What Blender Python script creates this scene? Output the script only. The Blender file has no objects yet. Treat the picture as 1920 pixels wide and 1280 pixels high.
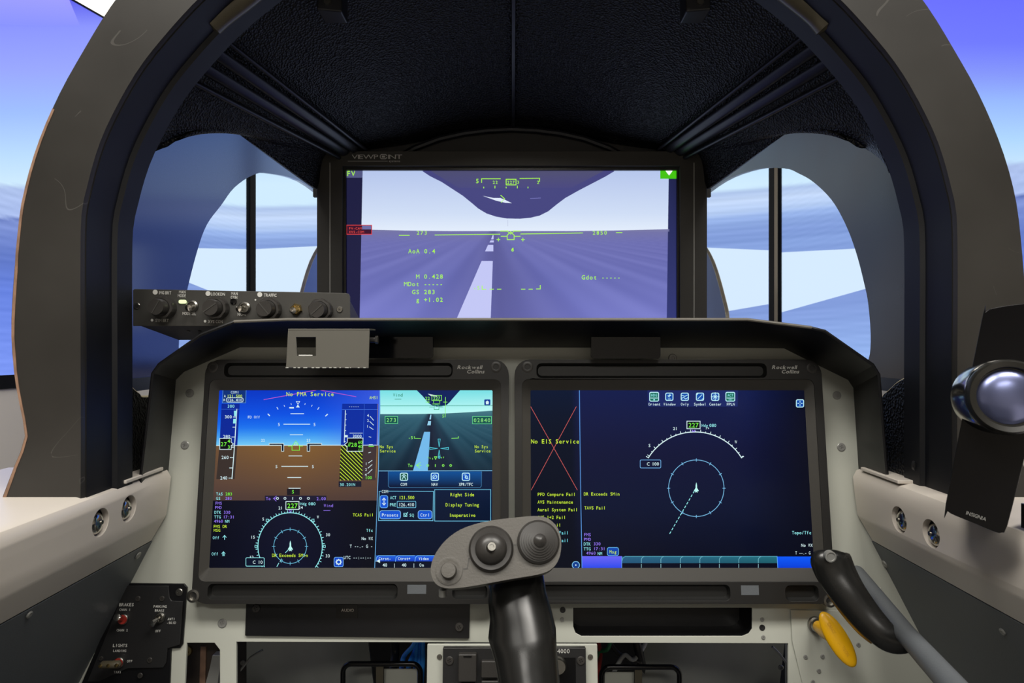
import bpy, bmesh, math, random
from mathutils import Vector, Matrix
from mathutils.geometry import tessellate_polygon

# ---------------------------------------------------------------- camera, world, lights, exposure
S = bpy.context.scene
COL = S.collection
EYE = Vector((0, 0, 1.25))
FPX = 1280.0                                   # focal length in pixels of a 1920-wide frame (24 mm)
cam_d = bpy.data.cameras.new('camera')
cam = bpy.data.objects.new('camera', cam_d)
COL.objects.link(cam)
cam.location = EYE
cam.rotation_euler = (math.radians(90), 0, 0)
cam_d.sensor_width = 36
cam_d.lens = 36 * FPX / 1920
cam_d.clip_start = 0.02
cam_d.dof.use_dof = True
cam_d.dof.focus_distance = 0.86
cam_d.dof.aperture_fstop = 14
S.camera = cam
S.view_settings.view_transform = 'Standard'
S.view_settings.look = 'None'
S.view_settings.gamma = 1
S.view_settings.exposure = 0
S.view_settings.use_curve_mapping = False

wd = bpy.data.worlds.new('world')
S.world = wd
wd.use_nodes = True
wd.node_tree.nodes['Background'].inputs[0].default_value = (0.9, 0.95, 1, 1)
wd.node_tree.nodes['Background'].inputs[1].default_value = 0.12

def area(name, loc, size, power, col, rot=(0, 0, 0)):
    d = bpy.data.lights.new(name, 'AREA'); d.shape = 'RECTANGLE'
    d.size, d.size_y = size; d.energy = power; d.color = col
    o = bpy.data.objects.new(name, d); COL.objects.link(o)
    o.location = loc; o.rotation_euler = rot
    return o
# the lamps of the room's ceiling fixtures (the fixtures themselves are built below)
LAMPS = [(-0.75, -0.3), (0.75, -0.3), (0.0, -2.1), (0.0, 3.0), (-2.1, 3.3)]
PW = [38, 38, 34, 4, 6]
for (lx, ly), pw in zip(LAMPS, PW):
    area('ceiling_lamp', (lx, ly, 2.86), (1.15, 0.5), pw, (1.0, 0.96, 0.89))

# ---------------------------------------------------------------- helpers
def lin(c):
    c = c / 255.0
    return c / 12.92 if c <= 0.04045 else ((c + 0.055) / 1.055) ** 2.4
def L3(c): return (lin(c[0]), lin(c[1]), lin(c[2]))
def ray(px, py): return Vector(((px - 960) / FPX, 1.0, (640 - py) / FPX))
def at(px, py, Y): return EYE + ray(px, py) * Y
def lerp(a, b, t): return a + (b - a) * t
def mix(a, b, t):
    t = max(0, min(1, t)); return tuple(lerp(a[i], b[i], t) for i in range(3))
def grad(stops, x):
    if x <= stops[0][0]: return stops[0][1]
    for (x0, c0), (x1, c1) in zip(stops, stops[1:]):
        if x <= x1: return mix(c0, c1, (x - x0) / (x1 - x0))
    return stops[-1][1]

class Plane:
    """a surface in the place: origin, unit axes u (right) and v (up), normal n towards the pilot"""
    def __init__(s, o, v=(0, 0, 1), u=(1, 0, 0)):
        s.o = Vector(o); s.u = Vector(u).normalized(); s.v = Vector(v).normalized()
        s.n = s.u.cross(s.v).normalized(); s.v = s.n.cross(s.u).normalized()
    def w(s, u, v, d=0): return s.o + s.u * u + s.v * v + s.n * d
    def px(s, x, y, d=0):
        r = ray(x, y); p = s.o + s.n * d
        return EYE + r * ((p - EYE).dot(s.n) / r.dot(s.n))
    def uv(s, p): q = p - s.o; return (q.dot(s.u), q.dot(s.v))
    def P(s, pts, d=0): return [s.uv(s.px(x, y, d)) for x, y in pts]
    def V(s, y, d=0): return s.uv(s.px(960, y, d))[1]

def rrect(x0, y0, x1, y1, r, n=5):
    if x1 < x0: x0, x1 = x1, x0
    if y1 < y0: y0, y1 = y1, y0
    r = min(r, (x1 - x0) / 2, (y1 - y0) / 2)
    out = []
    for cx, cy, a in ((x1 - r, y1 - r, 0), (x0 + r, y1 - r, 90), (x0 + r, y0 + r, 180), (x1 - r, y0 + r, 270)):
        for k in range(n + 1):
            t = math.radians(a + 90 * k / n)
            out.append((cx + r * math.cos(t), cy + r * math.sin(t)))
    return out
def circ(cx, cy, r, n=24, a0=0): return [(cx + r * math.cos(a0 + 2 * math.pi * k / n), cy + r * math.sin(a0 + 2 * math.pi * k / n)) for k in range(n)]
def catmull(pts, n=6, closed=False):
    P = [Vector(p) for p in pts]; out = []
    m = len(P)
    rng = range(m) if closed else range(m - 1)
    for i in rng:
        p0 = P[(i - 1) % m] if closed or i > 0 else P[0]
        p1 = P[i]; p2 = P[(i + 1) % m]
        p3 = P[(i + 2) % m] if closed or i + 2 < m else P[-1]
        for k in range(n):
            t = k / n
            out.append(0.5 * ((2 * p1) + (p2 - p0) * t + (2 * p0 - 5 * p1 + 4 * p2 - p3) * t * t + (3 * p1 - p0 - 3 * p2 + p3) * t ** 3))
    if not closed: out.append(P[-1])
    return out

class MB:
    def __init__(s): s.v = []; s.f = []; s.c = []; s.colored = False
    def add(s, vs, fs, col=None):
        b = len(s.v); s.v += [Vector(v) for v in vs]
        for f in fs:
            s.f.append([b + i for i in f]); s.c.append(col)
        if col is not None: s.colored = True
    def prism(s, pl, outer, z0, z1, holes=()):
        loops = [list(outer)] + [list(h) for h in holes]
        flat = [p for l in loops for p in l]
        tri = tessellate_polygon([[Vector((p[0], p[1], 0)) for p in l] for l in loops])
        n = len(flat)
        vs = [pl.w(p[0], p[1], z0) for p in flat] + [pl.w(p[0], p[1], z1) for p in flat]
        fs = [tuple(t) for t in tri] + [tuple(i + n for i in t[::-1]) for t in tri]
        k = 0
        for l in loops:
            m = len(l)
            for i in range(m):
                a, b = k + i, k + (i + 1) % m
                fs.append((a, b, b + n, a + n))
            k += m
        s.add(vs, fs)
    def loft(s, rings, closed=True, cap=True):
        n = len(rings[0]); vs = [p for r in rings for p in r]; fs = []
        for i in range(len(rings) - 1):
            for j in range(n if closed else n - 1):
                a = i * n + j; b = i * n + (j + 1) % n
                fs.append((a, b, b + n, a + n))
        if cap and closed:
            fs.append(tuple(range(n))); fs.append(tuple((len(rings) - 1) * n + j for j in range(n))[::-1])
        s.add(vs, fs)
    def box(s, x0, x1, y0, y1, z0, z1):
        s.loft([[Vector((x, y, z)) for x, y in ((x0, y0), (x1, y0), (x1, y1), (x0, y1))] for z in (z0, z1)])
    def pbox(s, pl, u0, u1, v0, v1, d0, d1):
        s.loft([[pl.w(u, v, d) for u, v in ((u0, v0), (u1, v0), (u1, v1), (u0, v1))] for d in (d0, d1)])
    def tube(s, pts, rad, n=12, flat=1.0, up=None, cap=True):
        pts = [Vector(p) for p in pts]
        if not hasattr(rad, '__len__'): rad = [rad] * len(pts)
        rings = []
        ref = Vector(up) if up else None
        for i, p in enumerate(pts):
            t = (pts[min(i + 1, len(pts) - 1)] - pts[max(i - 1, 0)]).normalized()
            if ref is None:
                ref = Vector((0, 0, 1)) if abs(t.z) < 0.9 else Vector((1, 0, 0))
            a = (ref - t * ref.dot(t)).normalized(); b = t.cross(a)
            if not up: ref = a
            rings.append([p + a * (rad[i] * flat * math.cos(2 * math.pi * k / n)) + b * (rad[i] * math.sin(2 * math.pi * k / n)) for k in range(n)])
        s.loft(rings, cap=cap)
    def lathe(s, o, ax, prof, n=24, knurl=0, kn=0):
        o = Vector(o); ax = Vector(ax).normalized()
        a = ax.orthogonal().normalized(); b = ax.cross(a)
        rings = []
        for r, h, *q in prof:
            rr = []
            for k in range(n):
                t = 2 * math.pi * k / n
                r2 = r * (1 + (knurl if (q and kn and (k * kn // n) % 2) else 0))
                rr.append(o + ax * h + (a * math.cos(t) + b * math.sin(t)) * r2)
            rings.append(rr)
        s.loft(rings)
    def ball(s, c, rx, ry=None, rz=None, n=14):
        ry = ry or rx; rz = rz or rx; c = Vector(c)
        rings = []
        for i in range(n // 2 + 1):
            ph = -math.pi / 2 + math.pi * i / (n // 2)
            ph = max(-1.55, min(1.55, ph))
            rings.append([c + Vector((rx * math.cos(ph) * math.cos(2 * math.pi * k / n), ry * math.cos(ph) * math.sin(2 * math.pi * k / n), rz * math.sin(ph))) for k in range(n)])
        s.loft(rings)

OFF = {}
def rootloc(p):
    return OFF[p.name] if p else Vector((0, 0, 0))
def thing(name, label, cat, loc=(0, 0, 0), group=None):
    o = bpy.data.objects.new(name, None); COL.objects.link(o)
    o.location = Vector(loc); o.empty_display_size = 0.02
    o['label'] = label; o['category'] = cat
    if group: o['group'] = group
    OFF[o.name] = Vector(loc)
    return o
def obj(name, mb, mat, parent=None, bevel=0, seg=2, smooth=35, label=None, cat=None, kind=None, group=None, normals=True):
    off = rootloc(parent) if parent else Vector((0, 0, 0))
    me = bpy.data.meshes.new(name)
    me.from_pydata([v - off for v in mb.v], [], mb.f)
    me.update()
    if mb.colored:
        ca = me.color_attributes.new('Col', 'FLOAT_COLOR', 'CORNER')
        li = 0
        for f, c in zip(mb.f, mb.c):
            for k in range(len(f)):
                cc = c[k] if hasattr(c[0], '__len__') else c
                ca.data[li].color = (cc[0], cc[1], cc[2], 1); li += 1
    elif normals:
        bm = bmesh.new(); bm.from_mesh(me)
        bmesh.ops.remove_doubles(bm, verts=bm.verts, dist=1e-6)
        bmesh.ops.recalc_face_normals(bm, faces=bm.faces); bm.to_mesh(me); bm.free()
    me.materials.append(mat)
    if smooth and not mb.colored:
        for p in me.polygons: p.use_smooth = True
        me.set_sharp_from_angle(angle=math.radians(smooth))
    o = bpy.data.objects.new(name, me); COL.objects.link(o)
    if parent: o.parent = parent
    OFF[o.name] = off
    if bevel:
        m = o.modifiers.new('bevel', 'BEVEL'); m.width = bevel; m.segments = seg
        m.limit_method = 'ANGLE'; m.angle_limit = math.radians(40); m.harden_normals = True
    if label: o['label'] = label
    if cat: o['category'] = cat
    if kind: o['kind'] = kind
    if group: o['group'] = group
    return o

def mat(name, col, rough=0.5, metal=0.0, spec=0.5, bump=0, bscale=300, var=0, vscale=12, coat=0, wave=None):
    m = bpy.data.materials.new(name); m.use_nodes = True
    nt = m.node_tree; b = nt.nodes['Principled BSDF']
    c = L3(col)
    b.inputs['Base Color'].default_value = (*c, 1)
    b.inputs['Roughness'].default_value = rough
    b.inputs['Metallic'].default_value = metal
    b.inputs['Specular IOR Level'].default_value = spec
    b.inputs['Coat Weight'].default_value = coat
    tc = nt.nodes.new('ShaderNodeTexCoord')
    if var:
        n = nt.nodes.new('ShaderNodeTexNoise'); n.inputs['Scale'].default_value = vscale; n.inputs['Detail'].default_value = 6
        nt.links.new(tc.outputs['Object'], n.inputs['Vector'])
        r = nt.nodes.new('ShaderNodeValToRGB')
        r.color_ramp.elements[0].position = 0.3; r.color_ramp.elements[1].position = 0.7
        r.color_ramp.elements[0].color = (*[x * (1 - var) for x in c], 1)
        r.color_ramp.elements[1].color = (*[min(1, x * (1 + var)) for x in c], 1)
        nt.links.new(n.outputs['Fac'], r.inputs['Fac']); nt.links.new(r.outputs['Color'], b.inputs['Base Color'])
        mr = nt.nodes.new('ShaderNodeMapRange'); mr.inputs['To Min'].default_value = max(0, rough - 0.08); mr.inputs['To Max'].default_value = min(1, rough + 0.08)
        nt.links.new(n.outputs['Fac'], mr.inputs['Value']); nt.links.new(mr.outputs['Result'], b.inputs['Roughness'])
    if bump:
        n = nt.nodes.new('ShaderNodeTexVoronoi' if wave == 'v' else 'ShaderNodeTexNoise'); n.inputs['Scale'].default_value = bscale
        nt.links.new(tc.outputs['Object'], n.inputs['Vector'])
        bp = nt.nodes.new('ShaderNodeBump'); bp.inputs['Strength'].default_value = bump; bp.inputs['Distance'].default_value = 0.002
        nt.links.new(n.outputs[0], bp.inputs['Height']); nt.links.new(bp.outputs['Normal'], b.inputs['Normal'])
    return m
def emis(name, col, strength=1.0):
    m = mat(name, (10, 10, 10), 0.4); b = m.node_tree.nodes['Principled BSDF']
    b.inputs['Emission Color'].default_value = (*L3(col), 1); b.inputs['Emission Strength'].default_value = strength
    return m
def screenmat(name, rough=0.2, spec=0.12, strength=1.0):
    m = mat(name, (4, 4, 6), rough, spec=spec); nt = m.node_tree; b = nt.nodes['Principled BSDF']
    a = nt.nodes.new('ShaderNodeAttribute'); a.attribute_name = 'Col'
    nt.links.new(a.outputs['Color'], b.inputs['Emission Color']); b.inputs['Emission Strength'].default_value = strength
    return m

# ---- lettering
GL = {}
def glyph(ch, bold):
    if ch in 'MWmw': bold = min(bold, 0)
    k = (ch, bold)
    if k not in GL:
        cu = bpy.data.curves.new('g', 'FONT'); cu.body = ch; cu.size = 1; cu.resolution_u = 2; cu.offset = bold
        o = bpy.data.objects.new('g', cu)
        me = bpy.data.meshes.new_from_object(o)
        vs = [(v.co.x, v.co.y) for v in me.vertices]; fs = [tuple(p.vertices) for p in me.polygons]
        xs = [v[0] for v in vs] or [0, 0.3]
        GL[k] = (vs, fs, min(xs), max(xs))
        bpy.data.objects.remove(o); bpy.data.curves.remove(cu); bpy.data.meshes.remove(me)
    return GL[k]
CAP = 0.73
def text(mb, pl, s, x, y, h, col=None, pitch=None, align='c', d=0.0003, xs=1.0, shear=0, bold=0.012, rot=0, gap=0.10, cell=0.86):
    """y is the middle of the capitals; h their height, in photograph pixels"""
    k = h / CAP; items = []; cx = 0
    for ch in s:
        if ch == ' ': cx += pitch if pitch else 0.32 * k * xs; continue
        vs, fs, a, b = glyph(ch, bold)
        w = (b - a) * k
        if pitch:
            sx = min(xs, pitch * cell / max(w, 1e-6)); items.append((vs, fs, cx + pitch / 2 - w * sx / 2, a, sx)); cx += pitch
        else:
            items.append((vs, fs, cx, a, xs)); cx += w * xs + gap * k * xs
    x0 = x - (cx / 2 if align == 'c' else cx if align == 'r' else 0)
    y0 = y + h / 2; ca, sa = math.cos(math.radians(rot)), math.sin(math.radians(rot))
    for vs, fs, ox, a, sx in items:
        pts = []
        for vx, vy in vs:
            X = x0 + ox + (vx - a) * k * sx + shear * vy * k - x; Yy = y0 - vy * k - y
            pts.append(pl.px(x + X * ca - Yy * sa, y + X * sa + Yy * ca, d))
        mb.add(pts, fs, L3(col) if col else None)

class Img:
    """the picture a screen shows: coloured shapes on the screen's own plane"""
    def __init__(s, pl, d): s.pl = pl; s.d = d; s.mb = MB(); s.k = 0
    def dd(s, l): return s.d + 0.00012 * (l + 1)
    def grid(s, corners, nx, ny, fn, l=-1):
        tl, tr, br, bl = [Vector(c) for c in corners]
        pp = [[tl.lerp(tr, i / nx).lerp(bl.lerp(br, i / nx), j / ny) for i in range(nx + 1)] for j in range(ny + 1)]
        vs = [s.pl.px(p.x, p.y, s.dd(l)) for r in pp for p in r]
        cs = [L3(fn(p.x, p.y)) for r in pp for p in r]
        for j in range(ny):
            for i in range(nx):
                a = j * (nx + 1) + i; q = (a, a + 1, a + nx + 2, a + nx + 1)
                s.mb.add([vs[t] for t in q], [(0, 1, 2, 3)], [cs[t] for t in q])
    def poly(s, pts, col, l=0):
        tri = tessellate_polygon([[Vector((p[0], p[1], 0)) for p in pts]])
        s.mb.add([s.pl.px(p[0], p[1], s.dd(l)) for p in pts], [tuple(t) for t in tri], L3(col))
    def gpoly(s, pts, cols, l=0):
        s.mb.add([s.pl.px(p[0], p[1], s.dd(l)) for p in pts], [tuple(range(len(pts)))], [L3(c) for c in cols])
    def rect(s, x0, y0, x1, y1, col, l=0, r=0):
        s.poly(rrect(x0, y0, x1, y1, r, 3) if r else [(x0, y0), (x1, y0), (x1, y1), (x0, y1)], col, l)
    def line(s, pts, w, col, l=2, closed=False):
        pts = [Vector(p) for p in pts]
        n = len(pts)
        for i in range(n if closed else n - 1):
            a, b = pts[i], pts[(i + 1) % n]
            t = (b - a)
            if t.length < 1e-6: continue
            t.normalize(); q = Vector((-t.y, t.x)) * (w / 2); e = t * (w / 2 if n > 2 else 0)
            s.mb.add([s.pl.px(p.x, p.y, s.dd(l)) for p in (a - e + q, b + e + q, b + e - q, a - e - q)], [(0, 1, 2, 3)], L3(col))
    def frame(s, x0, y0, x1, y1, w, col, l=2, r=0):
        s.line(rrect(x0, y0, x1, y1, r, 3) if r else [(x0, y0), (x1, y0), (x1, y1), (x0, y1)], w, col, l, True)
    def arc(s, cx, cy, rx, ry, a0, a1, w, col, l=2, n=40):
        s.line([(cx + rx * math.sin(math.radians(lerp(a0, a1, k / n))), cy - ry * math.cos(math.radians(lerp(a0, a1, k / n)))) for k in range(n + 1)], w, col, l)
    def tick(s, cx, cy, rx, ry, a, r0, r1, w, col, l=2):
        t = math.radians(a); s.line([(cx + rx * r0 * math.sin(t), cy - ry * r0 * math.cos(t)), (cx + rx * r1 * math.sin(t), cy - ry * r1 * math.cos(t))], w, col, l)
    def t(s, st, x, y, h, col, pitch=None, align='c', l=3, **kw):
        kw.setdefault('bold', .006)
        text(s.mb, s.pl, st, x, y, h, col, pitch, align, s.dd(l), **kw)

# ---------------------------------------------------------------- materials
M = dict(
    arch=mat('arch_paint', (44, 42, 39), 0.42, spec=0.5, var=0.16, vscale=9),
    arch_in=mat('arch_reveal_paint', (14, 15, 19), 0.5, spec=0.4, var=0.15, vscale=14),
    edge=mat('worn_edge', (134, 104, 84), 0.8, var=0.3, vscale=60),
    liner=mat('woven_liner', (7, 7, 10), 0.42, spec=0.36, bump=0.75, bscale=340, wave='v'),
    rib=mat('rib_paint', (26, 27, 33), 0.35, spec=0.5, var=0.2, vscale=30),
    blk=mat('black_plastic', (30, 30, 31), 0.45, bump=0.05, bscale=900),
    hood=mat('hood_black', (11, 11, 14), 0.38, var=0.1, vscale=20),
    bezel=mat('bezel_black', (28, 27, 26), 0.48, bump=0.04, bscale=1200),
    bezel_d=mat('bezel_recess', (19, 19, 18), 0.5),
    lip=mat('bezel_lip', (52, 50, 46), 0.5, bump=0.04, bscale=1200),
    white=mat('grey_white_paint', (180, 182, 172), 0.45, var=0.03, vscale=6),
    sill=mat('white_sill_paint', (207, 199, 189), 0.35, var=0.02, vscale=5),
    grey=mat('slate_grey_paint', (92, 96, 100), 0.5, bump=0.08, bscale=700, var=0.05),
    steel=mat('steel', (150, 148, 142), 0.32, metal=1),
    ring=mat('cone_ring_dark', (27, 26, 22), 0.35), chrome=mat('chrome', (205, 202, 195), 0.16, metal=1),
    brass=mat('brass', (190, 165, 110), 0.25, metal=1),
    skinL=mat('blue_reflection_skin', (46, 60, 118), 0.13, metal=0.5, spec=0.8),  # blue base colour carries the reflection of the blue screens
    skinR=mat('satin_grey_skin', (66, 58, 50), 0.3, spec=0.4, var=0.08),
    cut=mat('cut_edge', (190, 180, 150), 0.7),
    print=mat('white_print', (205, 205, 200), 0.6),
    dim=mat('dim_print', (190, 180, 168), 0.5),
    scrw=mat('screw_head_grey', (150, 150, 146), 0.4, metal=0.35),
    mon=mat('monitor_frame', (50, 48, 44), 0.5),
    mon_d=mat('monitor_inner', (12, 13, 17), 0.3),
    boxp=mat('control_box_paint', (60, 59, 56), 0.5, bump=0.05, bscale=900),
    brk=mat('bracket_grey', (90, 88, 81), 0.45),
    rubber=mat('stick_black', (25, 25, 24), 0.26, var=0.15, vscale=30),
    head=mat('stick_head_grey', (86, 83, 78), 0.45, bump=0.1, bscale=600),
    headd=mat('switch_black', (50, 48, 46), 0.35),
    yellow=mat('yellow_handle', (236, 178, 12), 0.35, bump=0.05, bscale=500),
    red=mat('red_ring', (150, 40, 30), 0.5),
    wall=mat('cream_wall', (222, 214, 202), 0.8, bump=0.02),
    ceil=mat('white_ceiling', (232, 232, 228), 0.9),
    floor=mat('grey_carpet', (92, 92, 92), 0.95, bump=0.3, bscale=250, var=0.15, vscale=60),
    tv=mat('screen_bezel', (10, 10, 12), 0.6, spec=0.2),
    alu=mat('bare_aluminium', (160, 160, 156), 0.45, metal=0.6),
    duct=mat('duct_grey', (128, 130, 124), 0.5, var=0.08),
    brown=mat('brown_box', (60, 50, 42), 0.6, var=0.3, vscale=25),
    mustard=mat('mustard_strip', (150, 108, 20), .5), blue=mat('blue_cable', (48, 150, 245), 0.4), redc=mat('red_cable', (150, 40, 35), 0.4),
    green=mat('green_cable', (40, 120, 70), 0.4), whitec=mat('white_cable', (200, 200, 195), 0.5),
    handle=mat('handle_olive', (84, 78, 62), 0.3, spec=0.6, var=0.2, vscale=25),
    gloss=mat('gloss_black', (9, 9, 11), 0.12, spec=0.35),
    rim=mat('lit_rim', (92, 88, 80), 0.5),  # light caught on the hood lip, put into the colour
    cone=mat('speaker_cone', (108, 114, 150), 0.28, metal=0.8),
    scr=screenmat('screen_picture'), wallscr=screenmat('wall_screen_picture', 0.5, 0.1),
    led=emis('lit_led', (235, 250, 190), 1.2), lampm=emis('lamp_diffuser', (255, 250, 240), 2.0),
)

# faint curved scratches in the arch paint
nt = M['arch'].node_tree; bs = nt.nodes['Principled BSDF']; src = bs.inputs['Base Color'].links[0].from_socket
tc = nt.nodes.new('ShaderNodeTexCoord'); n1 = nt.nodes.new('ShaderNodeTexNoise'); n1.inputs['Scale'].default_value = 7; n1.inputs['Detail'].default_value = 1; n1.inputs['Distortion'].default_value = 1.2
nt.links.new(tc.outputs['Object'], n1.inputs['Vector'])
n2 = nt.nodes.new('ShaderNodeTexNoise'); n2.inputs['Scale'].default_value = 16; nt.links.new(tc.outputs['Object'], n2.inputs['Vector'])
def mth(op, x, y):
    m = nt.nodes.new('ShaderNodeMath'); m.operation = op
    for k, q in enumerate((x, y)):
        if hasattr(q, 'is_output'): nt.links.new(q, m.inputs[k])
        elif q is not None: m.inputs[k].default_value = q
    return m.outputs[0]
ln1 = mth('LESS_THAN', mth('ABSOLUTE', mth('SUBTRACT', n1.outputs['Fac'], .53), None), .0016)
msk = mth('MULTIPLY', ln1, mth('MULTIPLY', mth('GREATER_THAN', n2.outputs['Fac'], .56), .16))
mx = nt.nodes.new('ShaderNodeMix'); mx.data_type = 'RGBA'; pass
nt.links.new(msk, mx.inputs[0]); nt.links.new(src, mx.inputs[6]); mx.inputs[7].default_value = (.24, .23, .21, 1)
nt.links.new(mx.outputs[2], bs.inputs['Base Color'])
# ================================================================= the room
def struct(name, mb, m): return obj(name, mb, m, None, kind='structure')
b = MB(); b.box(-4, 4, -4, 4.5, -0.1, 0); struct('floor', b, M['floor'])
b = MB(); b.box(-4, 4, -4, 4.5, 2.95, 3.05); struct('ceiling', b, M['ceil'])
b = MB(); b.box(-4, 4, 4.4, 4.5, 0, 2.95); struct('wall_front', b, M['wall'])
b = MB(); b.box(-4, 4, -4, -3.9, 0, 2.95); struct('wall_back', b, M['wall'])
b = MB(); b.box(-4, -3.9, -3.9, 4.4, 0, 2.95); struct('wall_left', b, M['wall'])
b = MB(); b.box(3.9, 4, -3.9, 4.4, 0, 2.95); struct('wall_right', b, M['wall'])
wh = ['left behind the seat', 'right behind the seat', 'farthest back in the room', 'ahead of the nose', 'beyond the top of the far left screen']
for (lx, ly), w in zip(LAMPS, wh):
    t = thing('ceiling_light', 'flat white ceiling light panel, the one ' + w, 'light', (lx, ly, 2.95), 'ceiling light panels')
    b = MB(); b.box(lx - .62, lx + .62, ly - .3, ly + .3, 2.88, 2.95); obj('light_frame', b, M['ceil'], t)
    b = MB(); b.box(lx - .58, lx + .58, ly - .26, ly + .26, 2.872, 2.88); obj('diffuser', b, M['lampm'], t)

# ================================================================= wall screens around the nose
def hz(px):
    return grad([(-1100, (250,) * 3), (0, (343,) * 3), (470, (385,) * 3), (960, (372,) * 3), (1325, (358,) * 3), (1475, (345,) * 3), (1900, (302,) * 3), (3000, (240,) * 3)], px)[0]
random.seed(4)
def scene_col(px, py):
    h = hz(px); d = py - h
    left = px < 600
    if 0 <= d < 7: return mix(scene_col(px, py - d - .5), scene_col(px, py - d + 7.1), d / 7)
    if d < 0:
        if left: return grad([(0, (96, 100, 240)), (50, (140, 150, 255)), (130, (154, 168, 255)), (210, (160, 192, 255)), (290, (188, 222, 255)), (345, (208, 236, 255))], py)
        return grad([(0, (106, 112, 255)), (80, (112, 122, 255)), (140, (134, 152, 252)), (190, (152, 186, 255)), (260, (176, 216, 255)), (300, (196, 228, 255)), (345, (208, 236, 255))], py)
    st = 8 * math.sin(d * 0.55) + 5 * math.sin(d * 0.23 + 1)
    far = px < 150 or px > 1750
    if far:
        c = grad([(0, (176, 196, 238)), (62, (170, 190, 238)), (66, (96, 116, 186)), (72, (130, 150, 215)), (140, (98, 122, 200)), (200, (104, 132, 226)), (340, (124, 152, 246))], d)
    else:
        c = grad([(0, (166, 190, 232)), (22, (196, 216, 248)), (45, (182, 206, 246)), (55, (150, 178, 232)), (85, (128, 155, 216)), (112, (134, 162, 222)), (200, (126, 150, 214)), (340, (150, 182, 240))], d)
    return tuple(max(0, min(255, x + st * (0.7 if d < 110 else 0.5))) for x in c)

ZB, ZT = -0.075, 0.845
def wall_screen(name, p0, p1, label, ZT=ZT):
    """p0,p1: plan positions (x,Y) of the left and right lower corners"""
    p0 = Vector((p0[0], p0[1], 0)); p1 = Vector((p1[0], p1[1], 0)); u = (p1 - p0).normalized()
    o = p0 + Vector((0, 0, EYE.z))
    pl = Plane(o, (0, 0, 1), u)
    W = (p1 - p0).length
    t = thing(name, label, 'screen', pl.w(W / 2, ZB, -0.03), 'large screens around the cockpit nose')
    b = MB(); b.prism(pl, rrect(0, ZB - .03, W, ZT + .004, .002, 2), -0.06, 0.0, [[(.018, ZB), (W - .018, ZB), (W - .018, ZT), (.018, ZT)]])
    obj('screen_bezel', b, M['tv'], t)
    b = MB(); b.pbox(pl, .018, W - .018, ZB, ZT, -0.05, -0.02); obj('screen_back', b, M['tv'], t)
    im = Img(pl, -0.004)
    n = 120
    vs = []; cs = []
    for j in range(n + 1):
        for i in range(n + 1):
            q = pl.w(lerp(.018, W - .018, i / n), lerp(ZT, ZB, j / n), -0.004) - EYE
            px = 960 + q.x / max(q.y, .05) * FPX; py = 640 - q.z / max(q.y, .05) * FPX
            vs.append(q + EYE); cs.append(L3(scene_col(px, py)))
    for j in range(n):
        for i in range(n):
            a = j * (n + 1) + i; q = (a, a + 1, a + n + 2, a + n + 1)
            im.mb.add([vs[k] for k in q], [(0, 1, 2, 3)], [cs[k] for k in q])
    return t, pl, im
WHT = (214, 235, 255)
CL = (-0.92, 2.4); CR = (0.922, 2.4)
t, pl, im = wall_screen('wall_screen', (-1.30, 0.80), (-0.92, 2.4), 'large screen at the far left showing blue sky, left of the dark vertical seam')
im.poly([(320, 464), (468, 467), (468, 575), (345, 526), (320, 516)], WHT, 0)
im.gpoly([(-300, -200), (60, -60), (130, 0), (150, 48), (60, 48), (-300, 30)], [(200, 190, 252), (176, 170, 252), (158, 156, 254), (140, 148, 255), (140, 150, 255), (140, 150, 255)], 0)
obj('screen_picture', im.mb, M['wallscr'], t)
t, pl, im = wall_screen('wall_screen', CL, (0.0, 2.62), 'large screen behind the left window, right of the dark vertical seam')
im.poly([(476, 467), (600, 461), (800, 455), (800, 680), (476, 680)], WHT, 0)
obj('screen_picture', im.mb, M['wallscr'], t)
t, pl, im = wall_screen('wall_screen', (0.02, 2.62), CR, 'large screen behind the right window, left of the double black seam')
im.poly([(1150, 458), (1325, 464), (1441, 469), (1441, 570), (1325, 590), (1150, 620)], WHT, 0)
obj('screen_picture', im.mb, M['wallscr'], t)
t, pl, im = wall_screen('wall_screen', (0.934, 2.40), (1.32, 0.80), 'large screen at the far right showing blue sky, right of the double black seam', 1.02)
im.poly([(1465, 473), (1604, 466), (1690, 463), (1690, 520), (1624, 541), (1465, 585.5)], WHT, 0)
obj('screen_picture', im.mb, M['wallscr'], t)
# low partition the screens stand on
prt = [(-1.32, .78), (-.935, 2.40), (0.0, 2.64), (.985, 2.40), (1.34, .78)]
for i, (a, c) in enumerate(zip(prt, prt[1:])):
    p0 = Vector((a[0], a[1], 0)); p1 = Vector((c[0], c[1], 0)); pl = Plane(p0, (0, 0, 1), p1 - p0)
    b = MB(); b.pbox(pl, 0, (p1 - p0).length, 0, EYE.z + ZB - .031, -.1, .01)
    obj('wall_partition_%s' % ('left', 'front_left', 'front_right', 'right')[i], b, M['wall'], None, kind='structure')

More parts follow.
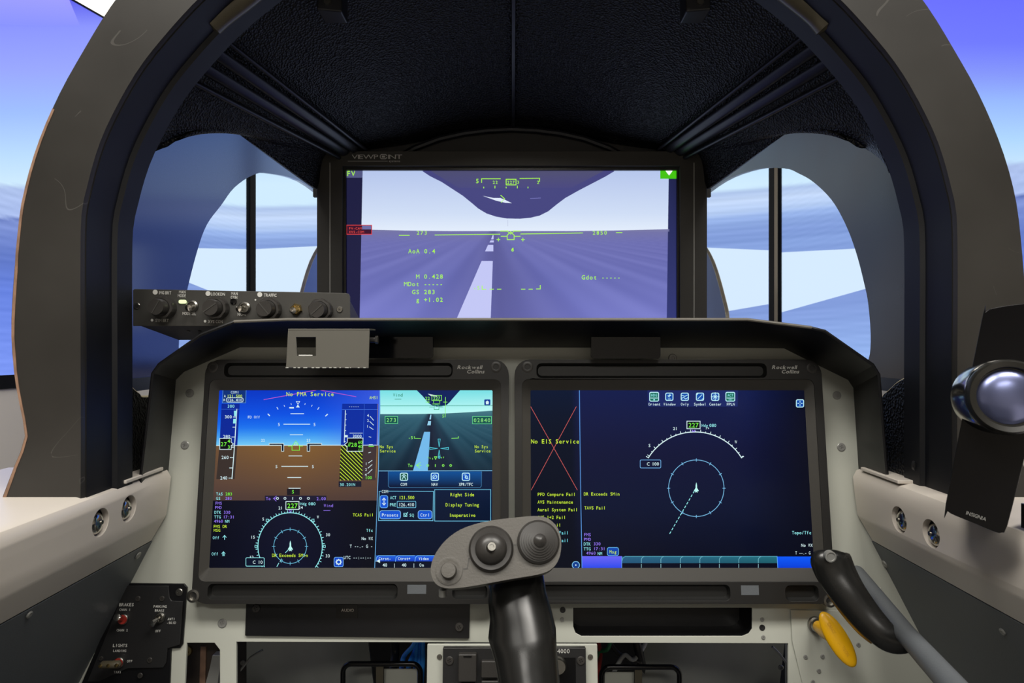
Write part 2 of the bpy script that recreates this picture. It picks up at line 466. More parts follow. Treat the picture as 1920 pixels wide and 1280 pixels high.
# ================================================================= nose skins (both sides), deck
HR = [(.955, -.03), (.944, 0), (.95, .05), (.962, .083), (.985, .13), (1.016, .175), (1.06, .22), (1.123, .262), (1.18, .29), (1.243, .315), (1.39, .35), (1.6, .375), (1.85, .375), (2.0, .36), (1.85, .29), (1.70, .20), (1.60, .0875), (1.58, .049), (1.55, -.01), (1.50, -.04), (1.2, -.042), (1.0, -.042)]
HL = [(1.02, -.03), (1.02, .02), (1.04, .073), (1.076, .143), (1.11, .19), (1.164, .232), (1.22, .275), (1.306, .318), (1.39, .342)] + HR[11:20] + [(1.2, -.042), (1.06, -.042)]
for sgn, hole, m, nm in ((-1, HL, 'skinL', 'left'), (1, HR, 'skinR', 'right')):
    pl = Plane((sgn * .5, 0, EYE.z), (0, 0, 1), (0, 1, 0))    # u = +Y, n = +x
    t = thing('nose_side_panel', ('glossy dark' if sgn < 0 else 'satin brown-grey') + ' curved-cut nose side panel outside the %s window' % nm, 'panel', (sgn * .5, 1.3, EYE.z - .05), 'nose side panels')
    hole = [(v.x, v.y) for v in catmull([(a, c) for a, c in hole], 4, True)]
    b = MB(); b.prism(pl, [(.762, -.05), (2.15, -.05), (2.15, .42), (1.5, .50), (1.15, .485), (1.0, .455), (.90, .385), (.84, .31), (.80, .25), (.762, .185)], -.004, .004, [hole])
    obj('skin', b, M[m], t)
    b = MB()
    n = len(hole)
    for i in range(n):
        if not (hole[i][0] > 1.5 and hole[i][1] < .3): continue
        (y0, z0), (y1, z1) = hole[i], hole[(i + 1) % n]
        d = Vector((y1 - y0, z1 - z0)).normalized(); q = Vector((d.y, -d.x)) * .0012
        b.add([pl.w(y0, z0, -.0045), pl.w(y1, z1, -.0045), pl.w(y1, z1, .0045), pl.w(y0, z0, .0045)], [(0, 1, 2, 3)])
        b.add([pl.w(y0, z0, -sgn * .0045), pl.w(y1, z1, -sgn * .0045), pl.w(y1 + q.x, z1 + q.y, -sgn * .0047), pl.w(y0 + q.x, z0 + q.y, -sgn * .0047)], [(0, 1, 2, 3)])
    obj('cut_edge', b, M['cut'], t, normals=False)
    b = MB(); b.pbox(pl, .762, 2.15, -.065, -.048, -.008, .008); obj('lower_trim', b, M['hood'], t)
    b = MB(); b.pbox(pl, 1.2, 1.26, -1.25, -.064, -.02, .02); b.pbox(pl, 1.85, 1.91, -1.25, -.064, -.02, .02); obj('support_post', b, M['grey'], t)
t = thing('nose_deck', 'dark nose deck shelf carrying the forward vision monitor', 'shelf', (0, 1.3, EYE.z - .13))
b = MB(); b.box(-.40, .40, .90, 1.30, EYE.z - .15, EYE.z - .13); obj('shelf_board', b, M['hood'], t)
b = MB(); b.box(-.62, .62, 1.26, 1.30, 0, EYE.z - .15); obj('firewall', b, M['blk'], t)
# ================================================================= liner of the hood tunnel
t = thing('tunnel_liner', 'black woven tunnel liner between the arch and the forward monitor', 'liner', (0, .77, EYE.z + .4))
def zz(*a): return Vector(a)
A = [zz(-.431, .757, .10), zz(-.424, .765, .19), zz(-.40, .765, .262), zz(-.36, .765, .325), zz(-.285, .765, .40), zz(-.15, .765, .452), zz(0, .765, .47)]
def latt(A): return A + [Vector((-p.x, p.y, p.z)) for p in A[-2::-1]]
E_ = [at(268, 300, .80) - EYE, at(322, 262, .82) - EYE, at(375, 237, .85) - EYE, at(408, 233, .875) - EYE, at(445, 250, .92) - EYE, at(520, 302, 1.01) - EYE, at(594, 354, 1.105) - EYE]
B = [zz(-.322, 1.118, .252), zz(-.318, 1.122, .285), zz(-.300, 1.125, .304), zz(-.262, 1.13, .314), zz(-.165, 1.13, .328), zz(-.08, 1.13, .347), zz(0, 1.13, .354)]
rings = []
N = 30
low = catmull([zz(-.425, .77, .19)] + E_, 8)
for i in range(N + 1):
    s = i / N
    lo = low[int(s * (len(low) - 1))]
    row = [lo]
    for k in range(2, 7):
        p = A[k].lerp(B[k], s); 
        row.append(p)
    # keep the upper points above the lower edge
    row = [EYE + p for p in catmull(row, 5)]
    row = row + [Vector((-p.x, p.y, p.z)) for p in row[-2::-1]]
    rings.append(row)
b = MB(); b.loft(rings, closed=False, cap=False)
o = obj('liner_shell', b, M['liner'], t, smooth=60)
so = o.modifiers.new('thick', 'SOLIDIFY'); so.thickness = .006; so.offset = 1
for sg in (-1, 1):
    for (ka, kb, r, fl) in (((.342, .768, .330), (.252, 1.115, .311), .0075, .35), ((.358, .768, .314), (.268, 1.115, .306), .0075, .35), ((.328, .766, .343), (.238, 1.115, .313), .0030, 1), ((.370, .770, .298), (.280, 1.115, .299), .0035, 1)):
        a = EYE + Vector((sg * ka[0], ka[1], ka[2])); c = EYE + Vector((sg * kb[0], kb[1], kb[2]))
        up = Vector((-sg * .62, 0, -.78))
        b = MB(); b.tube([a, a.lerp(c, .5), c], r, 12, flat=fl, up=up)
        obj('rib', b, M['rib'], t, smooth=60)
b = MB(); b.tube([EYE + Vector((.002, .765, .466)), EYE + Vector((.002, 1.12, .352))], .003, 8); obj('seam', b, M['rib'], t)
for x in (598, 1322):
    pass
ringp = [(-.20, .300), (-.16, .322), (-.12, .337), (-.08, .346), (-.04, .351), (0, .353), (.04, .351), (.08, .346), (.12, .337), (.16, .322), (.20, .300)]
ringq = [(-.33, .325), (-.22, .340), (-.12, .347), (0, .356), (.12, .347), (.22, .340), (.33, .325)]
b = MB(); b.tube([EYE + Vector((x, 1.128, z - .002)) for x, z in ringp], .005, 8); obj('end_ring', b, M['rib'], t)
pl = Plane((0, 1.136, EYE.z)); b = MB(); b.prism(pl, ringq + [(.33, .24), (-.33, .24)], -.004, .004); obj('end_plate', b, M['hood'], t)
for i, (px, lab) in enumerate(((622, 'left'), (1305, 'right'))):
    t = thing('roof_bracket', 'small dark bracket hanging from the liner top, %s of the centre seam' % lab, 'bracket', at(px, -10, .80), 'roof brackets')
    b = MB(); p = at(px, 0, .80); s = -1 if i == 0 else 1
    b.loft([[p + Vector((s * dx, dy, z)) for dx, dy in ((-.012, 0), (.016, -.006), (.016, .03), (-.012, .03))] for z in (-.014, .055)])
    obj('bracket_body', b, M['rib'], t, bevel=.002)
    b = MB(); b.tube([p + Vector((s * .004, -.001, -.004)), p + Vector((s * .004, -.006, -.004))], .004, 10); obj('bolt', b, M['steel'], t)

# ================================================================= the arch
XC = .007
PX = .68 / FPX
inner = [(820, 940), (820, 700), (820, 430), (810, 358), (786, 272), (753, 200), (712, 130), (665, 70), (601, 0), (530, -62), (440, -125), (330, -180), (180, -222), (0, -238)]
outer = [(974, 934), (945, 860), (930, 826), (935, 780), (950, 700), (956, 600), (943, 430), (929, 346), (903, 262), (865, 175), (824, 101), (767, 8), (700, -75), (600, -165), (460, -250), (250, -320), (0, -345)]
def arc_pts(l, k=1.0):
    l = catmull([(p[0] * PX, (640 - p[1]) * PX) for p in l], 6)
    l = [(p.x, p.y) for p in l]
    return l
ain, aout = arc_pts(inner), arc_pts(outer)
def resample(l, n):
    d = [0]
    for p, q in zip(l, l[1:]): d.append(d[-1] + math.dist(p, q))
    out = []; j = 0
    for i in range(n):
        s = d[-1] * i / (n - 1)
        while j < len(d) - 2 and d[j + 1] < s: j += 1
        f = (s - d[j]) / max(1e-9, d[j + 1] - d[j]); out.append((lerp(l[j][0], l[j + 1][0], f), lerp(l[j][1], l[j + 1][1], f)))
    return out
NA = 60
ri, ro = resample(ain, NA), resample(aout, NA)
def full(l): return [(-x, z) for x, z in l] + [(x, z) for x, z in l[-2::-1]]
fi, fo = full(ri), full(ro)
def W(p, Y): return Vector((XC + p[0], Y, EYE.z + p[1]))
t = thing('canopy_arch', 'big scratched dark grey canopy arch framing the whole cockpit view', 'arch', (XC, .71, EYE.z - .16))
rings = []
for a, c in zip(fi, fo):
    q = lerp
    rings.append([W(a, .684), W((lerp(a[0], c[0], .015), lerp(a[1], c[1], .015)), .68), W((lerp(a[0], c[0], .97), lerp(a[1], c[1], .97)), .68), W(c, .686), W(c, .735), W(a, .735)])
b = MB(); b.loft(rings); obj('front_frame', b, M['arch'], t, smooth=40)
rings = []
ri2 = [(x * .9885, z if z < 0 else z * .99) for x, z in ri]; fi2 = full(ri2)
for a, c in zip(fi, fi2):
    rings.append([W((a[0] * .9995, a[1] * 1), .6865), W((a[0] * .998, a[1] if a[1] < 0 else a[1] * .998), .6865), W((a[0] * .998, a[1] if a[1] < 0 else a[1] * .998), .730), W(c, .733), W(c, .762), W((a[0] * 1.06, a[1] if a[1] < 0 else a[1] * 1.06), .762), W((a[0] * 1.06, a[1] if a[1] < 0 else a[1] * 1.06), .7355), W((a[0] * .9995, a[1]), .7355)])
b = MB(); b.loft(rings); obj('inner_seal', b, M['arch_in'], t, smooth=40)
for sg in (-1,):
    rings = []
    for i in range(0, 25):
        a, c = ri[i], ro[i]
        if sg > 0 and i > 24: break
        w0, w1 = .965, .925
        jit = random.uniform(-.006, .006)
        rings.append([W((sg * lerp(a[0], c[0], f + jit), lerp(a[1], c[1], f)), y) for f, y in ((w1, .6795), (w0, .6795), (w0, .682), (w1, .682))])
    b = MB(); b.loft(rings); obj('worn_edge', b, M['edge'], t)
for x in (207, 1722):
    b = MB(); p = at(x, 872, .745) if x < 900 else at(x, 872, .745)
    b.tube([p, p + Vector((0, -.004, 0))], .008, 12); b.tube([p + Vector((0, 0, -.02)), p + Vector((0, -.006, -.02))], .006, 8); obj('bolt', b, M['blk'], t)
# grab handles on the arch
for i, (pts, lab) in enumerate(((((396, 52), (420, 30), (470, -8), (520, -50)), 'left'), (((1549, 56), (1525, 28), (1478, -10), (1428, -50)), 'right'))):
    t = thing('grab_handle', 'worn olive grab handle at the top %s of the arch' % lab, 'handle', at(pts[2][0], pts[2][1], .725), 'grab handles on the arch')
    P = catmull([at(x, y, .728 + .0 * k) for k, (x, y) in enumerate(pts)], 5)
    b = MB(); b.tube(P, [.004] + [.0125] * (len(P) - 2) + [.010], 14, flat=.75); obj('grip', b, M['handle'], t, smooth=60)
    b = MB(); b.tube([p + Vector((0, .006, .008)) for p in P], .0075, 10); obj('mounting_strip', b, M['rib'], t)
# ================================================================= cockpit side walls with the white rail
def screw(mb, pl, x, y, r, d=0, h=.0012, slot=True, px=True):
    """r in photograph pixels at the plane; a domed screw head with a cross slot"""
    c = pl.px(x, y, d) if px else pl.w(x, y, d)
    R = r * (c.y / FPX) if px else r
    mb.lathe(c, pl.n, [(R, -.0005), (R, h * .5), (R * .85, h), (R * .45, h), (R * .4, h * .35), (.0001, h * .35)], 16)
    if slot:
        for a in (0.5, 0.5 + math.pi / 2):
            q = pl.u * math.cos(a) + pl.v * math.sin(a); w = pl.n.cross(q)
            k = c + pl.n * (h * .9)
            mb.loft([[k + q * (R * .7) * s1 + w * (R * .12) * s2 + pl.n * z for s1, s2 in ((-1, -1), (1, -1), (1, 1), (-1, 1))] for z in (-h * .6, .0001)])
def screwpart(t, pl, x, y, r, m='steel', d=0, label=None, name='screw', h=.0012):
    b = MB(); screw(b, pl, x, y, r, d, h); return obj(name, b, M[m], t, label=label)

rail = [(.62, -.155), (.434, -.155), (.424, -.158), (.419, -.166), (.4195, -.18), (.4215, -.2107), (.4235, -.215), (.4377, -.2415), (.448, -.243), (.62, -.243)]
cons = [(.4385, -.243), (.452, -.243), (.60, -.55), (.612, -.57), (.612, -1.25), (.592, -1.25), (.592, -.575), (.585, -.556)]
for sg, nm in ((-1, 'left'), (1, 'right')):
    t = thing('cockpit_side', 'white rail over slate grey console panel along the %s edge of the cockpit' % nm, 'side panel', (sg * .6, .3, 0), 'cockpit sides')
    b = MB()
    pr = [(sg * x, z) for x, z in rail]
    b.loft([[Vector((x, y, EYE.z + z)) for x, z in pr] for y in (-.5, .80)] + [[Vector((x, .8615 + .1352 * z, EYE.z + z)) for x, z in pr]])
    rail_o = obj('white_rail', b, M['sill'], t)
    cutters = []
    # the console panel, its front end cut along the slanted instrument panel
    b = MB()
    pr = [(sg * x, z) for x, z in cons]
    ring0 = [Vector((x, -.5, EYE.z + z)) for x, z in pr]
    ring1 = [Vector((x, .868 + .1352 * max(z, -.7), EYE.z + z)) for x, z in pr]
    b.loft([ring0, ring1]); obj('console_panel', b, M['grey'], t, bevel=.001)
    b = MB(); b.box(min(sg * .60, sg * .62), max(sg * .60, sg * .62), -.5, .84, 0, EYE.z - .245); obj('outer_hull', b, M['grey'], t)
    # recessed chrome fittings in the rail
    facep = Plane(Vector((sg * .4203, .7, EYE.z - .19)), (sg * .035, 0, -1), (0, -sg, 0))
    facep = Plane(Vector((sg * .4205, .7, EYE.z - .19)), (-sg * .035, 0, 1), (0, -sg * 1, 0))
    for (x, y) in (((188, 979), (241, 953)) if sg < 0 else ((1686, 974), (1746, 1000))):
        c = facep.px(x, y, 0)
        b = MB(); b.lathe(c, facep.n, [(.0142, -.0095), (.0142, .004)], 40); ct = obj('cutter', b, M['sill']); cutters.append(ct)
        b = MB(); b.lathe(c, facep.n, [(.0001, -.0094), (.0138, -.0094), (.0139, -.0060), (.0132, -.0060), (.0128, -.0086), (.0001, -.0086)], 32); o = obj('recess_cup', b, M['mon_d'], t, smooth=50)
        q = c + Vector((0, -.0014, -.0010))
        b = MB(); b.lathe(q, facep.n, [(.0112, -.0090), (.0114, -.005), (.0104, -.0022), (.0078, -.0002), (.0040, .0008), (.0001, .0010)], 32); obj('chrome_stud', b, M['chrome'], o, smooth=60)
        b = MB(); b.lathe(q + Vector((0, .002, .001)), facep.n, [(.0022, -.002), (.0022, .0020), (.0001, .0020)], 12); obj('stud_pin', b, M['steel'], o)
    for ct in cutters:
        m = rail_o.modifiers.new('hole', 'BOOLEAN'); m.object = ct; m.operation = 'DIFFERENCE'; m.solver = 'EXACT'
        if ct.parent is None: ct.parent = t; ct.location = Vector((0, 0, 0)) - OFF[t.name]
    bpy.context.view_layer.update()
    dg = bpy.context.evaluated_depsgraph_get(); me2 = bpy.data.meshes.new_from_object(rail_o.evaluated_get(dg))
    rail_o.modifiers.clear(); rail_o.data = me2
    for p in me2.polygons: p.use_smooth = True
    me2.set_sharp_from_angle(angle=math.radians(35))
    m = rail_o.modifiers.new('bevel', 'BEVEL'); m.width = .0012; m.segments = 3; m.limit_method = 'ANGLE'; m.angle_limit = math.radians(40); m.harden_normals = True
    for ct in cutters: bpy.data.objects.remove(ct)
    b = MB(); b.loft([[Vector((sg * x, y, EYE.z + z)) for x, y in ((.421, .745), (.47, .745), (.47, .825), (.421, .825))] for z in (-.1555, -.1515)])
    obj('rail_strip', b, M['sill'], t, bevel=.001)
    cp = Plane(Vector((sg * .4377, .7, EYE.z - .243)), (sg * -.1545 * -1 * -1, 0, .307), (0, -sg, 0))
    for (x, y) in (((55, 1152), (259, 1041)) if sg < 0 else ((1659, 1057), (1880, 1184))):
        screwpart(t, cp, x, y, 7, 'scrw', d=.0005)

# ================================================================= instrument panel
V0 = (0, .038, .281)
PN = Plane(EYE + Vector((0, .84, -.026)), V0)
DW = -.022                                              # front face of the grey-white plate, behind the display bezels
t = thing('instrument_panel', 'grey-white metal instrument panel plate holding both flight displays', 'panel', (0, .86, 0))
outl = [(264, 1010), (296, 700), (345, 690), (440, 645), (1480, 646), (1600, 705), (1640, 1000), (1680, 1070), (1750, 1200), (1820, 1330), (1820, 1420), (1478, 1420), (1478, 1206)] 
outl = outl + [(443, 1203), (443, 1420), (412, 1420), (412, 1218), (402, 1205), (350, 1205), (340, 1420), (70, 1420), (140, 1230), (220, 1085)]
tray = [(1075, 1139), (1410, 1139), (1410, 1178), (1404, 1187), (1392, 1192), (1090, 1192), (1079, 1186), (1075, 1174)]
b = MB(); b.prism(PN, PN.P(outl, DW), DW - .004, DW, [PN.P(tray, DW)])
obj('face_plate', b, M['white'], t, bevel=.0006)
# plate edges that return inwards
b = MB(); b.prism(PN, PN.P([(443, 1203), (1478, 1206), (1478, 1202), (443, 1199)], DW), DW - .03, DW - .003); obj('lower_flange', b, M['white'], t)
b = MB()
tp = PN.P(tray, DW); cx = sum(p[0] for p in tp) / len(tp); cy = sum(p[1] for p in tp) / len(tp)
r0 = [PN.w(p[0], p[1], DW - .001) for p in tp]; r1 = [PN.w(lerp(p[0], cx, .02), lerp(p[1], cy, .06), DW - .04) for p in tp]
b.loft([r0, r1], cap=False); b.add(r1, [tuple(range(len(r1)))]); obj('tray', b, M['hood'], t, normals=False)
for x, y in ((356, 737), (347, 834), (417, 1168), (1569, 741), (1577, 838), (1261, 671)):
    screwpart(t, PN, x, y, 8 if y < 1100 else 8.5, 'scrw', DW)
for x, y in ((1054, 1161), (1429, 1161), (1431, 1194)):
    screwpart(t, PN, x, y, 4, 'scrw', DW, name='rivet')
for x, y in ((1055, 1143), (1429, 1176)):
    b = MB(); c = PN.px(x, y, DW); b.lathe(c, PN.n, [(.0035, 0), (.0035, .0006), (.0015, .0006), (.0001, .0002)], 14); obj('hole_grommet', b, M['blk'], t)
b = MB(); b.prism(PN, PN.P([(1481, 1142), (1600, 1144), (1650, 1100), (1702, 1190), (1790, 1345), (1520, 1345), (1500, 1268), (1484, 1200)], DW), DW + .0002, DW + .0025)
obj('corner_plate', b, M['white'], t, bevel=.0006)
for x, y in ((1510, 1231), (1542, 1230), (1535, 1257), (1524, 1278), (1609, 1208)):
    screwpart(t, PN, x, y, 4, 'scrw', DW + .0025, name='rivet')

# ================================================================= glare shield
cin = [(300, 965), (330, 712), (345, 697), (395, 675), (450, 651), (540, 651), (1400, 652), (1470, 653), (1500, 668), (1590, 712), (1600, 727), (1614, 965)]
cin[0] = (312, 965); cin = [(312, 930)] + cin[1:-1] + [(1613, 930)]
cou = [(262, 930), (289, 700), (300, 685), (378, 630), (440, 606), (540, 602), (1400, 602), (1520, 617), (1545, 623), (1635, 686), (1645, 702), (1664, 930)]
t = thing('glare_shield', 'matt black glare shield hood wrapped around the top of the instrument panel', 'glare shield', (0, .8, EYE.z))
I_ = [PN.px(x, y, DW) for x, y in cin]; O_ = [at(x, y, .777) for x, y in cou]
def offs(P, d):
    out = []
    for i, p in enumerate(P):
        a = P[max(0, i - 1)]; c = P[min(len(P) - 1, i + 1)]
        q = Vector((c.x - a.x, 0, c.z - a.z)).normalized(); nn = Vector((-q.z, 0, q.x))
        if nn.z < 0 and abs(nn.z) > .5: nn = -nn
        out.append(p + nn * d)
    return out
rings = []
IO, OO = offs(I_, .004), offs(O_, .0035)
for a, ao, o_, oo in zip(I_, IO, O_, OO): rings.append([a, ao, oo, oo.lerp(o_, .5) + Vector((0, -.001, 0)), o_])
b = MB(); b.loft(rings); obj('hood_shell', b, M['hood'], t, smooth=25)
b = MB(); b.tube([p + Vector((0, -.0015, .0018)) for p in O_[4:8]], .0019, 8); obj('rim_edge', b, M['rim'], t, label='front rim coloured lighter as if catching light')  # paler strip stands in for the lip's thickness catching light
for (x0, x1, y0, y1) in ((690, 813, 624, 671), (1107, 1236, 626, 672)):
    b = MB(); pl = Plane(at(960, 650, .835)); b.prism(pl, rrect(*pl.P([(x0, y1)])[0], *pl.P([(x1, y0)])[0], .004), -.0005, .008)
    obj('hood_tab', b, M['gloss'], t, bevel=.0005)

# ================================================================= flight displays
def display(nm, label, uo0, uo1, us0, us1, slots, logo, ears, lbl, screws):
    t = thing('flight_display', label, 'display', PN.w((uo0 + uo1) / 2, -.15, DW), 'wide flight displays')
    vt, vb = PN.V(674), PN.V(1132)
    st, sb = PN.V(731), PN.V(1066)
    lt, lb = PN.V(711), PN.V(1090)
    lip0, lip1 = us0 - .0105, us1 + .0105
    o = rrect(uo0, vb, uo1, vt, .018, 6)
    hs = [rrect(lip0, lb, lip1, lt, .008, 4)[::-1]]
    fls = []
    for (x0, y0, x1, y1) in slots:
        u0, v1 = PN.P([(x0, y0)])[0]; u1, v0 = PN.P([(x1, y1)])[0]
        hs.append(rrect(u0, v0, u1, v1, .006, 5)[::-1])
        q0 = [PN.w(u, v, -.0005) for u, v in rrect(u0, v0, u1, v1, .006, 5)]
        q1 = [PN.w(u, v, -.007) for u, v in rrect(u0 + .002, v0 + .003, u1 - .002, v1 - .003, .005, 5)]
        fl = MB(); fls.append(fl); fl.loft([q0, q1], cap=False); fl.add(q1, [tuple(range(len(q1)))])
    b = MB(); b.prism(PN, o, DW, 0, hs)
    obj('bezel', b, M['bezel'], t, bevel=.0016, seg=3)
    for fl in fls: obj('grip_recess', fl, M['bezel_d'], t, normals=False)
    b = MB()
    r0 = [PN.w(u, v, -.0012) for u, v in rrect(lip0, lb, lip1, lt, .008, 4)]
    r1 = [PN.w(u, v, -.0055) for u, v in rrect(us0, sb, us1, st, .0012, 4)]
    b.loft([r0, r1], cap=False); obj('lip', b, M['lip'], t, normals=False, smooth=0)
    for (x, y, r, cx, cy, cr) in ears:
        b = MB(); c = PN.px(x, y, 0)
        b.lathe(c, PN.n, [(.0068, -.003), (.0068, .0006), (.005, .0010), (.0035, .0008), (.0033, -.0006), (.0001, -.0006)], 20)
        obj('corner_screw', b, M['headd'], t)
    for (x0, y0, x1, y1) in lbl:
        u0, v1 = PN.P([(x0, y0)])[0]; u1, v0 = PN.P([(x1, y1)])[0]
        b = MB(); b.pbox(PN, u0, u1, v0, v1, 0, .0004); obj('blank_label', b, M['grey'], t, label='small grey blank label')
    b = MB(); x, y = logo
    text(b, PN, 'Rockwell', x, y - 4, 7.0, d=.0004, xs=1.15, shear=.25, bold=.022)
    text(b, PN, 'Collins', x + 11, y + 4.2, 7.0, d=.0004, xs=1.15, shear=.25, bold=.022)
    obj('maker_mark', b, M['print'], t, normals=False, smooth=0)
    return t
LD = display('left', 'left wide flight display, blue and brown attitude picture with video pane beside it', -.377, -.0041, -.3605, -.024,
    [(421, 680, 848.5, 707), (390, 1094, 745, 1124), (848, 1096, 914, 1123)], (881, 692), [(399, 688, 6, 0, 0, 0), (930, 688, 6, 0, 0, 0)], 
    [(764, 1096, 799, 1113)], None)
RD = display('right', 'right wide flight display, dark navy map with heading arc and no engine page', .0033, .3803, .0228, .3598,
    [(1006, 681, 1438.5, 708), (1008, 1096, 1370, 1126), (1472, 1097, 1536, 1127)], (1471, 692), [(989, 688, 6, 0, 0, 0), (1523, 690, 6, 0, 0, 0)],
    [(1389, 1097, 1423, 1115)], None)
for T, xs in ((LD, ((362, 1117), (379, 1115))), (RD, ((1556, 1126), (1540, 1128)))):
    b = MB(); u, v = PN.P([xs[0]])[0]; u2, v2 = PN.P([xs[1]])[0]
    c = PN.px(xs[0][0], xs[0][1], 0)
    b = MB(); b.lathe(c, PN.n, [(.0075, -.018), (.0075, .001), (.005, .0014), (.0045, -.002), (.0001, -.002)], 20); obj('lower_screw', b, M['steel'], T)

# ================================================================= forward vision monitor
t = thing('forward_monitor', 'black framed forward vision monitor above the hood showing a runway under a dark nose', 'monitor', (0, 1.12, EYE.z - .13))
MP = Plane(at(960, 450, 1.11))
def mr(x0, y0, x1, y1, d=0): (a, c), (e, f) = MP.P([(x0, y1), (x1, y0)], d); return a, c, e, f
a, c, e, f = mr(594, 283, 1326, 600); ve = -.13 - (190 / FPX * 1.11)
ve = MP.uv(Vector((0, 1.11, EYE.z - .13)))[1]
sa, sc, se, sf = mr(642, 311, 1275, 618)
b = MB(); b.prism(MP, [(a, ve), (e, ve), (e, f), (a, f)], -.03, 0, [[(sa, sc), (se, sc), (se, sf), (sa, sf)]]); obj('outer_frame', b, M['mon'], t, bevel=.001)
for x in (619, 1301):
    u = MP.P([(x, 450)])[0][0]
    b = MB(); b.pbox(MP, u - .0008, u + .0008, ve, MP.V(305), 0, .0012); obj('channel_line', b, M['alu'], t)
b = MB(); b.prism(MP, [(sa, sc), (se, sc), (se, sf), (sa, sf)], -.02, -.006, [[p for p in MP.P([(647, 606), (1271, 606), (1271, 317), (647, 317)])]]); obj('inner_bezel', b, M['mon_d'], t)
for x in (627, 1292): screwpart(t, MP, x, 291, 5, 'brass', 0)
b = MB()
text(b, MP, 'VIEWP', 684.5, 293.5, 8.6, d=.0004, xs=1.62, bold=-.004, gap=.02); text(b, MP, 'INT', 741, 293.5, 8.6, d=.0004, xs=1.7, bold=-.004, gap=.02)
im = Img(MP, .0002); im.mb = b
def ln(pts, w):
    for p, q in zip(pts, pts[1:]):
        p, q = Vector(p), Vector(q); tt = (q - p).normalized(); nn = Vector((-tt.y, tt.x)) * w / 2
        b.add([MP.px(k.x, k.y, .0004) for k in (p + nn, q + nn, q - nn, p - nn)], [(0, 1, 2, 3)])
ln(rrect(713, 289.5, 725, 297.5, 3), 1.6); ln([(716, 293.5), (722, 293.5)], 3.5); ln([(652, 302), (727, 302)], .8)
text(b, MP, 'systems', 740, 301.5, 4.5, d=.0004, bold=0.005)
obj('maker_mark', b, M['print'], t, normals=False, smooth=0)
FM = t

# ================================================================= display control box on the hood
BP = Plane(EYE + Vector((0, .80, .04)))
t = thing('control_box', 'long dark grey knob box with white lettering perched on the hood at left', 'control box', EYE + Vector((-.32, .85, .0)))
fp = BP.P([(249, 611), (657, 612), (656, 556), (654, 551), (648, 549), (252, 541.5), (249, 544)])
b = MB(); b.prism(BP, fp, -.003, 0); obj('face_plate', b, M['boxp'], t, bevel=.0006)
fr = [BP.w(u, v, -.003) for u, v in BP.P([(255, 609), (653, 610), (650, 552), (256, 546)])]
bk = [EYE + Vector(p) for p in ((-.450, .92, .002), (-.19, .92, .002), (-.19, .865, .023), (-.435, .88, .045))]
b = MB(); b.loft([fr, bk]); o = obj('housing', b, M['boxp'], t, bevel=.001)
b = MB()
dn = (Vector(bk[0]) - Vector(fr[0])); 
for k in range(9):
    f = .35 + .16 * (k // 3); x = -.40 + .014 * (k % 3) + .006 * (k // 3)
    p = fr[0].lerp(bk[0], f); p = Vector((x - .0, p.y, p.z - .0006)); b.lathe(p, (0, -.4, -1), [(.0022, -.001), (.0022, .0005), (.0001, .0005)], 8)
obj('vent_holes', b, M['mon_d'], t)
for x, y in ((257, 573), (637, 580)): screwpart(t, BP, x, y, 6, 'steel', 0)
for i, (x, y, rot) in enumerate(((311, 577, 60), (410, 578, 35), (508, 580, -50), (604, 582, 42))):
    c = BP.px(x, y, 0)
    b = MB(); b.lathe(c, BP.n, [(.0130, 0), (.0130, .010, 1), (.0122, .0115, 1), (.0102, .0118), (.0100, .006), (.0001, .006)], 48, .06, 16)
    o = obj('knob', b, M['headd'], t, smooth=20)
    b = MB(); b.lathe(c, BP.n, [(.0098, .006), (.0094, .022), (.0088, .0235), (.0001, .0235)], 28); oo = obj('knob_cap', b, M['headd'], o)
    b = MB(); q = BP.u * math.cos(math.radians(rot)) + BP.v * math.sin(math.radians(rot)); w = BP.n.cross(q)
    b.loft([[c + BP.n * .0235 + q * s1 * .0084 + w * s2 * .0006 + BP.n * z for s1, s2 in ((-1, -1), (1, -1), (1, 1), (-1, 1))] for z in (-.001, .0006)])
    obj('pointer_line', b, M['boxp'], o)
for x, y, tx, ty in ((361, 574, 353, 577), (459, 577, 447, 579), (556, 580, 549, 582)):
    c = BP.px(x, y, 0)
    b = MB(); b.lathe(c, BP.n, [(.0072, 0), (.0072, .002), (.0055, .0035), (.0048, .0035), (.004, .001), (.0001, .001)], 6 if x > 500 else 18); o = obj('toggle_switch', b, M['steel' if x < 500 else 'brass'], t)
    e = BP.px(tx, ty, .012)
    b = MB(); b.tube([c + BP.n * .001, c.lerp(e, .6), e, e + (e - c).normalized() * .001], [.0018, .0028, .0038, .001], 12); obj('bat', b, M['chrome'], o)
c = BP.px(343, 566, 0)
b = MB(); pr = BP.P([(336, 569), (350, 569), (350, 562), (336, 562)]); b.prism(BP, rrect(*pr[0], *pr[2], .002), 0, .0015); obj('indicator_lamp', b, M['led'], t, label='lit pale green lamp')
b = MB(); b.lathe(BP.px(438, 565, 0), BP.n, [(.0038, 0), (.0038, .001), (.0024, .0014), (.0001, .0014)], 16); obj('indicator_lamp', b, M['gloss'], t, label='unlit black lamp')
b = MB()
for s_, x, y, h in (('IMG BRT', 310, 548.5, 6), ('SYM BRT', 304, 600.5, 6), ('MAN', 342, 547, 5.5), ('MODE', 341, 554, 5.5), ('MODE SEL', 355, 587.5, 5.5), ('LOOKDN', 409, 551, 6), ('XVS CON', 404, 602.5, 6), ('MAN', 440, 550, 5.5), ('CON', 439, 557, 5.5), ('NIGHT', 454, 589, 5.5), ('TRAFFIC', 507, 553, 6), ('FVR BRT', 502, 605, 6)):
    text(b, BP, s_, x, y, h, xs=.72, bold=.02, gap=.08, rot=1.0, d=.0006)
